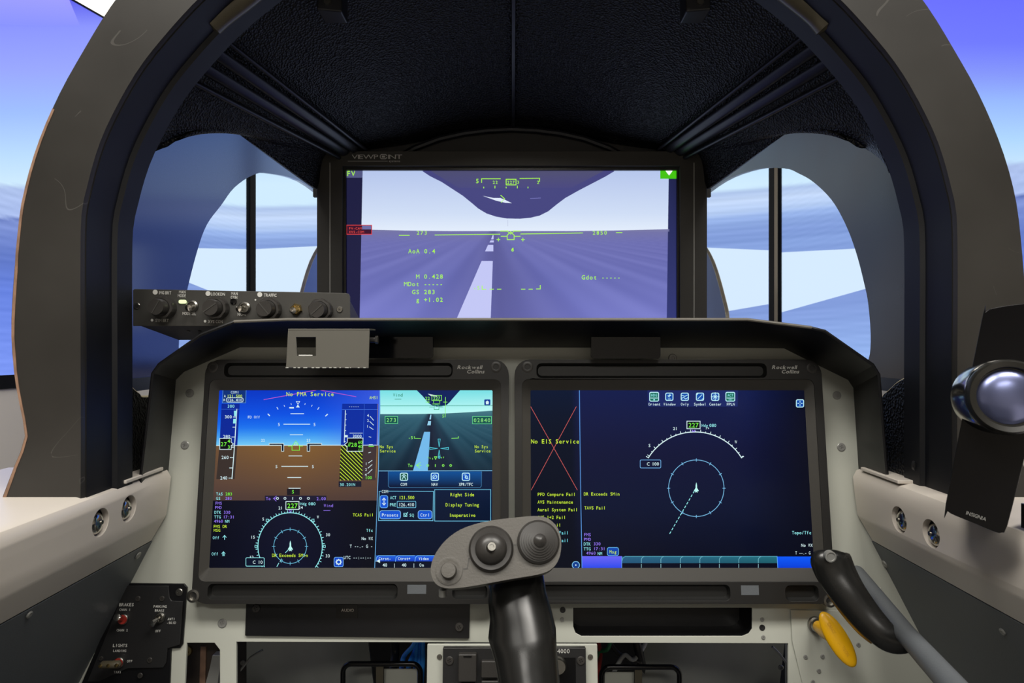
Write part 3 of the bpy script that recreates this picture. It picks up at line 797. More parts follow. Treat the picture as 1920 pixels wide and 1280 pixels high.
for x, y, r in ((291, 547.5, 4.7), (390, 550, 4.7), (487, 552, 4.7), (285, 600, 2.5), (384.5, 602, 2.5), (482.5, 603.5, 2.5), (479, 562, 1.6)):
    p = circ(x, y, r, 16); b.add([BP.px(a_, c_, .0006) for a_, c_ in p], [tuple(range(16))])
b.add([BP.px(*p, .0006) for p in ((569, 596), (584, 599), (584, 604), (570, 604))], [(0, 1, 2, 3)])
obj('lettering', b, M['print'], t, normals=False, smooth=0)

# ================================================================= folded bracket with a square hole
KP = Plane(EYE + Vector((0, .745, 0)), (0, .06, 1))
t = thing('mounting_bracket', 'grey folded metal bracket with a square hole hanging over the left display', 'bracket', at(615, 620, .75))
b = MB(); b.prism(KP, KP.P([(536, 689), (691, 690), (693, 617), (540, 616)]), -.0018, 0, [KP.P([(555, 632), (592, 632), (592, 667), (557, 667)])]); obj('plate', b, M['brk'], t, bevel=.0004)
z0 = KP.px(600, 616).z
b = MB(); b.loft([[Vector((x, y, z)) for x, z in ((KP.px(540, 616).x, z0 - .0018), (KP.px(693, 616).x, z0 - .0018), (KP.px(693, 616).x, z0), (KP.px(540, 616).x, z0))] for y in (.7455, .778)])
obj('top_flange', b, M['brk'], t, bevel=.0005)
b = MB(); 
for k in range(14):
    x = 538 + k * 11 + random.uniform(-3, 3); w_ = random.uniform(1.5, 8)
    b.add([KP.px(x, 688.6, .0003), KP.px(x + w_, 688.6, .0003), KP.px(x + w_, 689.6, .0003), KP.px(x, 689.6, .0003)], [(0, 1, 2, 3)])
b.add([KP.px(560, 664.8, .0003), KP.px(586, 664.8, .0003), KP.px(586, 667, .0003), KP.px(560, 667, .0003)], [(0, 1, 2, 3)])
obj('chipped_edge', b, M['print'], t, normals=False, smooth=0, label='bare white chips along the edges')
b = MB(); p = at(694, 637, .765); b.tube([p, p + Vector((.006, 0, 0))], .003, 10); b.tube([p + Vector((.006, 0, 0)), p + Vector((.009, 0, 0))], .0045, 6); obj('bolt', b, M['headd'], t)

# ================================================================= control stick
t = thing('control_stick', 'black side-grip control stick with grey two-switch head in front of the displays', 'control stick', (.02, .62, 0))
HP = Plane(at(930, 1040, .60), (0, .42, 1))
hd = [(808, 1076), (809, 1056), (818, 1035), (836, 1012), (862, 993), (895, 981), (930, 974), (965, 970), (1000, 967), (1024, 970), (1042, 984), (1051, 1004), (1052, 1030), (1046, 1052), (1032, 1068), (1008, 1077), (960, 1085), (900, 1096), (860, 1102), (834, 1102), (817, 1094)]
hp = HP.P(hd)
b = MB(); b.prism(HP, [(v.x, v.y) for v in catmull([(p[0], p[1]) for p in hp], 3, True)], -.030, .0); obj('grip_head', b, M['head'], t, bevel=.005, seg=5, smooth=50)
b = MB()
im = [((868, 1066), (876, 1066), (879, 1046), (886, 1046)), ((963, 1021), (976, 1021))]
for l in im:
    for p, q in zip(l, l[1:]):
        p, q = Vector(p), Vector(q); tt = (q - p).normalized(); nn = Vector((-tt.y, tt.x)) * .7
        b.add([HP.px(k.x, k.y, .0004) for k in (p + nn, q + nn, q - nn, p - nn)], [(0, 1, 2, 3)])
obj('seam_line', b, M['headd'], t, normals=False, smooth=0)
def px2m(r, Y=.60): return r * Y / FPX
c = HP.px(921, 1029, 0)
b = MB(); b.lathe(c, HP.n, [(px2m(42), -.001), (px2m(42), .003), (px2m(38), .005), (px2m(30), .0045), (px2m(29), .007), (px2m(25), .0095), (px2m(15), .0118), (px2m(9), .0122), (.0001, .0122)], 40); o = obj('hat_switch', b, M['headd'], t, smooth=50)
b = MB(); b.lathe(c + HP.n * .0122, HP.n + HP.u * .12, [(px2m(9), 0), (px2m(8), .004), (px2m(8.5), .008), (px2m(7.5), .0092), (px2m(4), .0092), (px2m(3.5), .0085), (.0001, .0085)], 20); obj('hat_pin', b, M['steel'], o, label='bare metal pin tip')
c = HP.px(1009, 1016, 0)
prof = [(px2m(40), -.001), (px2m(40), .003), (px2m(36), .0045)]
for k in range(6):
    r = 33 - k * 4.2; prof += [(px2m(r), .0046 + k * .0016), (px2m(r), .0060 + k * .0016)]
prof += [(px2m(5), .0165), (.0001, .017)]
b = MB(); b.lathe(c, HP.n + HP.u * .08, prof, 36); obj('castle_switch', b, M['headd'], t, smooth=30)
c = HP.px(842, 1070, 0)
b = MB(); b.lathe(c, HP.n, [(px2m(25), -.001), (px2m(25), .0008), (px2m(22), .001), (px2m(18), .0006), (px2m(15), .0006), (px2m(14.5), .0068), (px2m(13), .008), (.0001, .0082)], 32); obj('push_button', b, M['head'], t, smooth=40)
b = MB(); c = at(830, 1105, .612); b.tube([c, c + Vector((0, 0, -.006))], .0035, 12); obj('trigger_pin', b, M['alu'], t)
sec = [((968, 1062), 44), ((966, 1090), 52), ((968, 1120), 55), ((975, 1155), 58), ((980, 1190), 61), ((984, 1230), 59), ((990, 1275), 57), ((994, 1330), 56), ((996, 1390), 58), ((996, 1450), 60), ((996, 1500), 50)]
sec = [(p, r, max(.56, .642 - .00026 * (p[1] - 1062))) for p, r in sec]
rings = []
for k, ((x, y), r, Y) in enumerate(sec):
    c = at(x, y, Y); R = px2m(r, Y); rr = []
    for j in range(32):
        th = 2 * math.pi * j / 32; ex = math.cos(th); ey = math.sin(th)
        q = R * (1 + .10 * math.exp(-((y - 1188) / 14.0) ** 2) * math.exp(-((th - math.pi) / .5) ** 2)) * (1 + (.03 * math.cos(3 * th)))
        rr.append(c + Vector((ex * q, ey * q * 1.05 + .004, ex * q * .15)))
    rings.append(rr)
rings2 = []
for i in range(len(rings) - 1):
    for k in range(4):
        f = k / 4
        rings2.append([rings[i][j].lerp(rings[i + 1][j], f) for j in range(32)])
rings2.append(rings[-1])
b = MB(); b.loft(rings2); obj('grip', b, M['rubber'], t, smooth=70)
b = MB(); c = at(996, 1500, .56); b.tube([c, c + Vector((0, .01, -.3)), Vector((.02, .65, .05))], .014, 16); obj('stick_shaft', b, M['steel'], t)
b = MB(); b.lathe((.02, .65, 0), (0, 0, 1), [(.08, 0), (.08, .02), (.06, .03), (.05, .06), (.03, .08), (.0001, .08)], 28); obj('stick_boot', b, M['blk'], t)

# ================================================================= speaker on the right rail
SP = Plane(at(1850, 800, .56), (.02, .10, 1), (1, -.32, 0))
t = thing('desktop_speaker', 'glossy black desktop speaker with silver cone standing on the right rail', 'speaker', at(1850, 1000, .56))
so = [(1773, 945), (1777, 958), (1790, 966), (1830, 982), (1866, 997), (1879, 998), (1889, 985), (1918, 870), (1985, 600), (1980, 572), (1955, 566), (1900, 571), (1862, 577), (1848, 584), (1841, 598)]
spv = [(v.x, v.y) for v in catmull([p for p in SP.P(so)], 2, True)]
SC = Plane(SP.o, SP.v, (1, -.66, 0))
spv = [(v.x, v.y) for v in catmull([p for p in SC.P(so)], 2, True)]
b = MB(); b.prism(SC, spv, -.05, 0); obj('cabinet', b, M['gloss'], t, bevel=.006, seg=4, smooth=50)
c = SP.px(1868, 745, 0)
b = MB(); b.lathe(c, SP.n, [(.0295, -.012), (.0300, .0215), (.0290, .0235), (.0001, .0235)], 48); obj('chrome_barrel', b, M['chrome'], t, smooth=40)
b = MB(); b.lathe(c, SP.n, [(.0292, .0233), (.0292, .0280), (.0275, .0305), (.0235, .0295), (.0225, .0255)], 48); obj('cone_ring', b, M['ring'], t, smooth=50)
b = MB(); b.lathe(c, SP.n, [(.0228, .0240), (.0205, .0270), (.016, .0295), (.010, .0312), (.004, .0319), (.0001, .0320)], 48); obj('cone_dome', b, M['cone'], t, smooth=80)
b = MB(); text(b, SC, 'INSIGNIA', 1831, 967, 7, xs=1.0, bold=.01, rot=19, d=.0008); obj('maker_mark', b, M['alu'], t, normals=False, smooth=0)
b = MB(); b.box(.425, .50, .52, .57, EYE.z - .1552, EYE.z - .135); obj('foot', b, M['blk'], t)

# ================================================================= long black lever with its grey rod
t = thing('lever_handle', 'long glossy black lever handle on a grey rod at the lower right', 'lever', at(1690, 1200, .64))
pts = [((1553, 1036), 26, .708), ((1556, 1046), 37, .705), ((1568, 1075), 37, .70), ((1590, 1110), 33, .69), ((1620, 1150), 30, .68), ((1650, 1183), 27, .67), ((1672, 1200), 24, .665), ((1695, 1206), 19, .66), ((1708, 1203), 13, .66)]
P = [at(*p[0], p[2]) for p in pts]; R = [p[1] * p[2] / FPX for p in pts]
P2 = catmull(P, 4); R2 = [v.x for v in catmull([(r, 0, 0) for r in R], 4)]
b = MB(); b.tube(P2, R2, 20, flat=.62, up=(0, -1, 0)); obj('grip', b, M['rubber'], t, smooth=70)
b = MB(); c = at(1557, 1043, .6885); b.lathe(c, (0, -1, 0), [(.0056, -.004), (.0056, .0012), (.0044, .0014), (.0040, .0006), (.0001, .0006)], 24); obj('pivot_pin', b, M['scrw'], t)
b = MB(); b.tube([p + Vector((-.012, .012, -.004)) for p in catmull(P[3:7], 4)], .008, 10, flat=.5); obj('lower_strip', b, M['mustard'], t, label='thin mustard strip along the lower side')
b = MB(); b.tube([at(1606, 1075, .82), at(1700, 1190, .655), at(1800, 1300, .50), at(1900, 1420, .40), Vector((.40, .40, .75))], .0098, 16); obj('rod', b, M['grey'], t, label='slate grey round rod')
b = MB(); b.box(.37, .43, .37, .43, .70, .78); b.box(.385, .415, .385, .415, 0, .72); obj('rod_anchor', b, M['grey'], t)

# ================================================================= yellow pull handle
t = thing('pull_handle', 'yellow oval pull handle with embossed lettering on the lower right plate', 'handle', PN.px(1527, 1170, DW))
c = PN.px(1528, 1170, DW + .0025)
b = MB(); b.lathe(c, PN.n, [(.0092, 0), (.0092, .004), (.0078, .0045), (.0078, .010), (.007, .012), (.0001, .012)], 24); obj('collar_nut', b, M['steel'], t)
e = at(1572, 1198, .735)
b = MB(); b.tube([c + PN.n * .008, c.lerp(e, .5), e], [.0066, .0088, .0085], 16); obj('stem', b, M['yellow'], t, smooth=60)
a0, a1 = at(1540, 1147, .735), at(1602, 1250, .715)
ax = (a1 - a0); L = ax.length; ax.normalize(); w_ = ax.cross(Vector((0, -1, 0))).normalized(); nn = w_.cross(ax).normalized()
rings = []
for k in range(17):
    s = -math.cos(math.pi * k / 16); r = max(.0004, math.sqrt(max(0, 1 - abs(s) ** 2.1)))
    c = (a0 + a1) / 2 + ax * s * L / 2
    rings.append([c + w_ * math.cos(2 * math.pi * j / 20) * .0112 * r + nn * math.sin(2 * math.pi * j / 20) * .0055 * r for j in range(20)])
b = MB(); b.loft(rings); obj('oval_grip', b, M['yellow'], t, smooth=70)
nc = nn if nn.y < 0 else -nn
b = MB()
text(b, Plane((a0 + a1) / 2 + nc * .0053 , nc.cross(ax), ax), 'CANOPY', 1561, 1180, 6.5, xs=.8, rot=58.9, d=0.0, bold=0.0)
text(b, Plane((a0 + a1) / 2 + nc * .0053 , nc.cross(ax), ax), 'JETTISON', 1583, 1216, 6.5, xs=.8, rot=58.9, d=0.0, bold=0.0)
obj('embossed_lettering', b, mat('yellow_emboss', (214, 160, 20), .4), t, normals=False, smooth=0)

# ================================================================= brake and light switch panel
WP = Plane(PN.px(300, 1170, DW), V0)
t = thing('switch_panel', 'black switch panel with brake and light toggles left of the displays', 'switch panel', PN.px(290, 1280, DW))
b = MB(); b.prism(PN, PN.P([(232, 1100), (240, 1092), (347, 1093), (353, 1100), (351, 1120), (345, 1205), (340, 1213), (323, 1214), (320, 1300), (315, 1420), (90, 1420), (150, 1292)], DW), DW + .0003, DW + .003); obj('back_plate', b, M['hood'], t, bevel=.0006)
b = MB(); b.prism(PN, PN.P([(238, 1103), (241, 1096), (320, 1096), (322, 1118), (326, 1124), (347, 1125), (341, 1206), (318, 1213), (316, 1238), (310, 1249), (244, 1250), (190, 1275), (168, 1275)], DW), DW + .003, DW + .0055); obj('top_plate', b, M['blk'], t, bevel=.0008)
D2 = DW + .0055
for x, y, m, r in ((336, 1110, 'steel', 7), (259, 1122, 'headd', 5), (304, 1122, 'headd', 5), (281, 1237, 'headd', 5), (263, 1266, 'headd', 5), (190, 1234, 'headd', 4), (352, 1219, 'brass', 9)):
    if x == 352: continue
    screwpart(t, PN, x, y, r, m, D2 if x != 336 else DW + .003)
for (x, y, tx, ty, ring, lab) in ((232, 1160, 219, 1157, 'red', 'toggle with a red collar ring'), (301, 1157, 284, 1169, 'steel', None), (224, 1241, 207, 1243, 'red', 'toggle with a wide three-dot paddle')):
    c = PN.px(x, y, D2)
    b = MB(); b.lathe(c, PN.n, [(.0062, 0), (.0062, .002), (.005, .0035), (.0042, .003), (.0035, .001), (.0001, .001)], 20); o = obj('toggle_switch', b, M['steel'], t, label=lab)
    if ring == 'red':
        b = MB(); b.lathe(c, PN.n, [(.0056, .0025), (.0050, .0042), (.0034, .0036), (.0001, .0030)], 20); obj('collar_ring', b, M['red'], o)
    e = PN.px(tx, ty, D2 + .014)
    if x == 224:
        b = MB(); b.tube([c + PN.n * .001, e], [.002, .0035], 12); obj('bat', b, M['chrome'], o)
        A0, A1 = PN.px(192, 1246, D2 + .014), PN.px(222, 1245, D2 + .014)
        b = MB(); b.tube([A0 + Vector((-.003, 0, 0)), A0, A1, A1 + Vector((.003, 0, 0))], [.002, .0048, .0048, .002], 14, flat=.9); obj('paddle', b, M['handle'], o, smooth=60)
        for f in (0, .5, 1):
            b = MB(); b.lathe(A0.lerp(A1, f) + PN.n * .0035, PN.n, [(.0024, 0), (.002, .0016), (.0001, .002)], 12); obj('brass_dot', b, M['brass'], o)
    else:
        b = MB(); b.tube([c + PN.n * .001, c.lerp(e, .6), e, e + (e - c).normalized() * .0015], [.002, .003, .0042, .001], 12); obj('bat', b, M['chrome'], o)
b = MB()
for s_, x, y, h, rt in (('BRAKES', 237, 1133, 6, 0), ('CHAN 1', 234, 1142.5, 4.6, 0), ('CHAN 2', 229, 1181, 4.6, 0), ('PARKING', 300, 1136.5, 4.6, 0), ('BRAKE', 299, 1144, 4.6, 0), ('ANTI', 321, 1160, 4.6, 0), ('-SKID', 321, 1167, 4.6, 0), ('OFF', 296, 1182.5, 4.6, 0), ('LIGHTS', 225, 1209.5, 6, 0), ('LANDING', 224, 1219.5, 4.6, 0), ('OFF', 243, 1239, 4.6, 0), ('TAXI', 220, 1259.5, 4.6, 0)):
    text(b, PN, s_, x, y, h, pitch=h * .78, d=D2 + .0004, bold=.012, shear=.1)
obj('lettering', b, M['print'], t, normals=False, smooth=0)

# ================================================================= audio panel
t = thing('audio_panel', 'blank black audio panel under the left flight display', 'panel', PN.px(670, 1195, DW))
b = MB(); b.prism(PN, PN.P([(461, 1190), (880, 1195), (881, 1128), (463, 1128)], DW), DW + .0003, DW + .003); obj('plate', b, M['boxp' if 0 else 'hood'], t, bevel=.0005)
for x, y in ((481, 1140), (861, 1175)): screwpart(t, PN, x, y, 8, 'headd', DW + .003, h=.002)
b = MB(); b.prism(PN, PN.P([(632, 1157), (672, 1157), (672, 1132), (632, 1132)], DW), DW + .003, DW + .004); obj('label_tab', b, M['gloss'], t)
b = MB(); text(b, PN, 'AUDIO', 652, 1143.5, 5.5, d=DW + .0045, xs=1, bold=.0); obj('lettering', b, M['dim'], t, normals=False, smooth=0)

# ================================================================= centre pedestal
QP = Plane(at(960, 1240, .80), (0, .12, 1))
t = thing('centre_pedestal', 'centre pedestal with grey-white flanges and black switch face under the stick', 'pedestal', (0, .84, 0))
def qr(x0, y0, x1, y1): (a, c), (e, f) = QP.P([(x0, y1), (x1, y0)]); return a, c, e, f
a, c, e, f = qr(800, 1208, 1120, 1280)
b = MB(); b.pbox(QP, a, e, -.30, f, -.005, 0); obj('flange', b, M['white'], t, bevel=.0008)
b = MB(); b.box(a + .01, e - .01, .82, .98, 0, EYE.z - .40); obj('pedestal_body', b, M['duct'], t)
a, c, e, f = qr(831, 1210, 1097, 1280)
b = MB(); b.pbox(QP, a, e, -.28, f, .0003, .008); obj('switch_face', b, M['blk'], t, bevel=.001)
for x in (843, 1089):
    screwpart(t, QP, x, 1238, 8, 'headd', .008, name='face_screw', h=.0016)
for x in (824, 1107): screwpart(t, QP, x, 1231, 5, 'steel', 0)
for (x0, y0, x1, y1, h) in ((861, 1217, 895, 1268, .016), (903, 1231, 935, 1262, .012), (866, 1272, 893, 1330, .012), (903, 1268, 935, 1330, .010)):
    a, c, e, f = qr(x0, y0, x1, y1)
    b = MB(); b.pbox(QP, a, e, c, f, .008, .008 + h * .6); o = obj('guarded_switch', b, M['headd'], t, bevel=.0012)
    if y0 == 1217:
        a, c, e, f = qr(871, 1219.5, 886, 1222); b = MB(); b.pbox(QP, a, e, c, f, .008 + h * .6, .0184); obj('guard_slot', b, M['gloss'], o)
a, c, e, f = qr(1030, 1228, 1078, 1300)
b = MB(); b.pbox(QP, a, e, -.2, f, .008, .0085); obj('display_recess', b, M['gloss'], t)
b = MB(); b.lathe(QP.px(1046, 1245, .0085), QP.n, [(.010, 0), (.010, .006), (.008, .010), (.0001, .010)], 24); obj('knob', b, M['steel'], t)
b = MB(); text(b, QP, '4000', 1057, 1220, 8.5, d=.0088, xs=.95, bold=0.0); obj('lettering', b, M['print'], t, normals=False, smooth=0)

# ================================================================= footwell: ducts, pedals, cables
for sg, (x0, x1), lab in ((-1, (446, 690), 'left'), (1, (1210, 1472), 'right')):
    t = thing('air_duct', 'wide grey sheet metal duct in the %s footwell opening' % lab, 'duct', at((x0 + x1) / 2, 1290, .98), 'footwell ducts')
    pin = x1 if sg < 0 else x0; pout = x0 if sg < 0 else x1
    rings = []
    for y in (1120, 1280, 1500):
        row = []
        for k in range(13):
            f = k / 12; X = lerp(pout, pin, f) + (sg * -1) * 0
            Y = 1.0 + .05 * math.cos(f * math.pi)
            row.append(at(X + sg * -10 * ((y - 1200) / 80), y, Y))
        rings.append(row + [p + Vector((0, .004, 0)) for p in row[::-1]])
    b = MB(); b.loft(rings); obj('duct_skin', b, M['duct'], t, smooth=60)
    b = MB()
    pe = [(446, 1290), (446, 1262), (470, 1232), (492, 1218)] if sg < 0 else [(1476, 1290), (1476, 1245), (1462, 1226), (1448, 1212)]
    b.tube([at(x, y, .90) for x, y in ([(446, 1400)] + pe if sg < 0 else [(1478, 1400)] + pe)], .0016, 8); obj('duct_flange', b, M['alu'], t)
    b = MB(); pl = Plane(at(x0, 1250, .88))
    screw(b, pl, 455 if sg < 0 else 1464, 1242 if sg < 0 else 1251, 5); obj('screw', b, M['steel'], t)
    b = MB(); p = at(pout, 1450, .98); b.box(p.x - .02, p.x + .02, 1.0, 1.04, 0, p.z + .1); obj('duct_stand', b, M['grey'], t)
for (x0, x1, xm, y0, lab) in ((643, 788, 712, 1244, 'left'), (1128, 1274, 1197, 1250, 'right')):
    t = thing('rudder_pedal', 'black tube %s rudder pedal frame beside the centre pedestal' % lab, 'pedal', at(xm, 1290, .90), 'rudder pedals')
    pts = [at(x, y, .90) for x, y in rrect(x0, y0, x1, 1400, 16, 6)]
    b = MB(); b.tube(pts + pts[:2], .0035, 10, cap=False); obj('tube_frame', b, M['gloss'], t, smooth=60)
    b = MB(); b.loft([[at(xm + dx, y, .90 + dy) for dx, dy in ((-7, 0), (7, 0), (7, .008), (-7, .008))] for y in (y0, 1400)]); obj('centre_bar', b, M['handle'], t)
    b = MB(); i_, o_ = (xm + 8, x1 - 6) if x0 < 900 else (x0 + 6, xm - 8)
    b.loft([[at(x, y, .915 + dy) for x, dy in ((i_, 0), (o_, 0), (o_, .003), (i_, .003))] for y in (y0 + 9, 1400)]); obj('foot_plate', b, M['white'], t, label='pale foot plate')
    b = MB(); c = at(xm, 1400, .90); b.tube([c, Vector((c.x, .91, .0))], .01, 10); obj('pedal_arm', b, M['steel'], t)
cab = [((786, 1180), (776, 1208), (757, 1231), (752, 1262)), ((788, 1190), (779, 1218), (767, 1246), (764, 1275)), ((783, 1180), (780, 1230), (778, 1270)), ((788, 1180), (786, 1235), (787, 1275)), ((792, 1180), (793, 1240), (790, 1280))]
pos = ['curving farthest left', 'second from the left', 'in the middle of the five', 'second from the right', 'nearest the pedestal']
def cable(pts, m, r, lab, grp, Y=.93):
    P = catmull([at(x, y, Y + .01 * math.sin(k * 2 + x)) for k, (x, y) in enumerate(pts)], 6)
    e = P[-1]; P.append(Vector((e.x, Y + .05, e.z - .25))); P.append(Vector((e.x, Y + .05, .003)))
    b = MB(); b.tube(P, r, 8); obj('cable', b, M[m], None, smooth=60, label=lab, cat='cable', group=grp)
for pts, p_ in zip(cab, pos): cable(pts, 'blue', .0032, 'blue network cable left of the pedestal, ' + p_, 'blue cables')
for pts, m, lab in ((((1150, 1180), (1140, 1215), (1124, 1222), (1112, 1245)), 'green', 'thin green wire right of the pedestal'), (((1118, 1190), (1126, 1225), (1121, 1260)), 'redc', 'red wire close to the pedestal right flange'), (((1220, 1190), (1190, 1235), (1170, 1228), (1150, 1262)), 'whitec', 'white cable looping in the right footwell'), (((1190, 1180), (1196, 1215), (1205, 1250)), 'blk', 'black cable hanging right of the white loop'), (((1135, 1190), (1160, 1225), (1200, 1240)), 'headd', 'dark grey cable crossing the right footwell'), (((738, 1180), (741, 1220), (736, 1260)), 'blk', 'thick black cable left of the blue bundle')):
    cable(pts, m, .003 if m != 'blk' else .006, lab, 'loose footwell wires', .95)
# avionics box and strap behind the lower left opening
t = thing('equipment_box', 'worn brown equipment box behind the switch panel corner', 'box', at(365, 1290, .88))
EP = Plane(at(360, 1240, .86))
b = MB(); b.prism(EP, EP.P([(318, 1420), (428, 1420), (428, 1190), (318, 1190)]), -.06, 0); obj('box_body', b, M['brown'], t, bevel=.001)
b = MB(); b.prism(EP, EP.P([(372, 1420), (384, 1420), (388, 1210), (378, 1210)]), 0, .003); obj('box_strip', b, M['edge'], t)
screwpart(t, EP, 352, 1219, 10, 'brass', 0.0, h=.003)
b = MB(); p = at(380, 1420, .90); b.box(p.x - .04, p.x + .04, .88, .96, 0, p.z + .02); obj('box_stand', b, M['grey'], t)
t = thing('grey_strap', 'pale grey strap hanging beside the worn brown box', 'strap', at(400, 1290, .84))
SPn = Plane(at(400, 1240, .845))
b = MB(); b.prism(SPn, SPn.P([(380, 1420), (406, 1420), (407, 1290), (415, 1228), (398, 1228), (393, 1252), (384, 1285)]), -.012, 0); obj('strap_body', b, M['grey' if 0 else 'alu'], t, bevel=.001)
# lower lining sheets beside the hood
for sg, nm in ((-1, 'left'), (1, 'right')):
    t = thing('side_lining', 'black knitted side lining sheet between the arch and hood on the %s' % nm, 'lining', (sg * .445, .85, EYE.z - .155), 'side lining sheets')
    pl = Plane((sg * .445, 0, EYE.z), (0, 0, 1), (0, 1, 0))
    top = catmull([(.764, -.040), (.785, -.048), (.81, -.062), (.835, -.068), (1.0, -.07)], 5)
    tp = [(v.x, v.y) for v in top]
    b = MB(); b.prism(pl, tp + [(1.0, -.1545), (.764, -.1545)], -.003, .003); obj('sheet', b, M['liner'], t)
    b = MB(); b.tube([pl.w(u, v, 0) for u, v in tp], .0022, 8); obj('edge_trim', b, M['cut'], t)
# ================================================================= forward monitor picture
MPs = MP
im = Img(MP, -.012)
YG = (176, 255, 70)
def xvs(px, py):
    if py < 434.5: return grad([(317, (182, 198, 236)), (400, (208, 222, 246)), (434, (228, 238, 252))], py)
    c = grad([(434, (116, 116, 168)), (455, (110, 112, 178)), (520, (108, 112, 182)), (612, (122, 126, 202))], py)
    dx = abs(px - 925 - (py - 440) * .1) / (6 + (py - 430) * 1.0)
    c = mix((82, 82, 140), c, min(1, .25 + dx * .75)) if dx < 1 else c
    st = (4 * math.sin(dx * 5.1) + 2.5 * math.sin(dx * 11 + 2)) * min(1, (py - 434) / 50); return tuple(x + st for x in c)
im.grid([(641, 317), (1272, 317), (1272, 433), (641, 433)], 6, 24, xvs)
im.grid([(641, 433), (1272, 433), (1272, 612), (641, 612)], 150, 90, lambda x, y: xvs(x, max(y, 434.6)))
im.poly([(1060, 433.2), (1150, 432), (1255, 429.5), (1255, 434)], (122, 122, 168), 0); im.poly([(676, 434), (676, 430), (760, 432), (860, 433.2)], (122, 122, 168), 0)
im.gpoly([(641, 316), (680, 316), (674, 612), (641, 612)], [(32, 32, 66)] * 4, 0)
im.gpoly([(1254, 316), (1273, 316), (1273, 612), (1250, 612)], [(34, 38, 78), (30, 32, 66), (52, 58, 118), (52, 58, 118)], 0)
nose = [(785, 316), (806, 330), (828, 341), (848, 354), (868, 367), (884, 380), (897, 391), (912, 400), (930, 406), (950, 409.5), (975, 410), (995, 408), (1012, 404), (1028, 396), (1044, 383), (1060, 371), (1085, 357), (1110, 344), (1135, 331), (1160, 316)]
im.poly(nose, (70, 70, 128), 0)
im.gpoly([(800, 316), (1140, 316), (1072, 352), (860, 352)], [(78, 78, 112), (82, 82, 112), (74, 72, 128), (74, 74, 126)], 1)
for q in ([(903, 489), (924, 489), (919.5, 614), (849, 614)], [(915, 459), (925, 459), (925, 471), (909.5, 471)], [(920, 450.5), (925.8, 450.5), (925.8, 454.3), (917.8, 454.3)], [(923.5, 441), (925.6, 441), (925.4, 448.6), (920.7, 448.6)]):
    im.poly(q, (196, 200, 246), 1)
im.poly([(905, 367), (925, 371), (938, 371), (946, 374), (960, 381), (947, 380), (930, 376)], (225, 235, 252), 2)
im.line([(994, 372), (1014, 371)], 1, (120, 120, 190), 2)
im.line([(952, 412), (952, 424)], .7, (180, 186, 215), 2)
im.rect(647, 317, 679.5, 333, (84, 88, 130), 1); im.t('FV', 658, 325, 9.5, YG, pitch=8.5)
im.rect(1238, 318, 1271, 335, (70, 196, 20), 2); im.poly([(1246, 318), (1263, 318), (1254.5, 329)], (250, 252, 250), 3)
im.rect(650, 422, 697, 439, (62, 20, 46), 2); im.rect(679, 423, 696, 430, (110, 110, 165), 3); im.frame(650, 422, 697, 439, 1.2, (235, 70, 70), 4)
im.t('FV-CAM', 654, 428, 4.6, (240, 80, 70), pitch=4.1, align='l', l=5); im.t('XVS-COM', 654, 434.5, 4.6, (240, 80, 70), pitch=4.1, align='l', l=5)
w = 1.4
im.t('5', 895, 339, 8.5, YG, pitch=8); im.line([(903, 342), (903, 335), (938, 335)], w, YG); im.line([(975, 334.5), (1011.5, 334), (1011.5, 340)], w, YG)
im.t('22', 928.5, 341.5, 6, YG, pitch=5.2); im.frame(949, 336, 967.5, 346.5, w, YG); im.t('227', 958, 341.5, 6, YG, pitch=5); im.t('3', 971.5, 341.5, 6, YG, pitch=5); im.t('2', 1009, 341.5, 6, YG, pitch=5)
for x, h in ((907, 3), (928, 5), (949, 3), (970, 5), (990, 3)): im.line([(x, 353 - h), (x, 353)], w, YG)
im.line([(939, 366), (946, 372.5), (940, 379)], w, YG)
im.line([(748, 441), (768, 441)], w, YG); im.t('273', 791, 436, 7.5, YG, pitch=7.2); im.line([(815, 440.5), (938, 439)], w, YG); im.line([(976, 438.5), (1093, 436.5)], w, YG)
im.line([(938, 433), (953, 433)], 1.8, YG); im.line([(962, 433), (976, 433)], 1.8, YG)
im.line([(939, 442.8), (951, 442.8)], w, YG); im.line([(964, 442.8), (976, 442.8)], w, YG)
im.line([(951, 449), (951, 441), (955, 436.5), (959.5, 436.5), (964, 441), (964, 449)], w, YG, closed=True); im.line([(952, 434), (957.5, 439), (963, 434)], 1, YG); im.line([(953, 439), (957.5, 433.5), (962, 439)], 1, YG)
im.t('2850', 1124.5, 436, 7.5, YG, pitch=7.2); im.line([(1155, 436), (1167, 436)], w, YG)
for x in (934.5, 980.5): im.line([(x - 3.5, 449), (x + 3.5, 449)], 1.2, YG); im.line([(x, 445.5), (x, 452.5)], 1.2, YG)
im.t('6', 961, 467.5, 7.5, YG, pitch=7); im.t('4', 961, 467.5, 7.5, YG, pitch=7, l=4)
for s_, x, y in (('AoA 0.4', 765, 470.5), ('M 0.428', 779.5, 518), ('MDot -----', 757, 532), ('GS 283', 772, 547), ('g +1.02', 779.5, 561.5), ('Gdot -----', 1090, 519.5)):
    im.t(s_, x, y, 8.4, YG, pitch=7.4, align='l', bold=.008)
im.t('-5', 893.5, 539.5, 7.5, YG, pitch=7); im.line([(904, 536), (904, 542.3), (911, 542.3)], w, YG)
for x in (918, 932, 977, 991): im.line([(x, 542), (x + 8, 542)], w, YG)
im.line([(1006, 541.5), (1013, 541.5), (1013, 535)], w, YG)
obj('screen_picture', im.mb, M['scr'], FM)

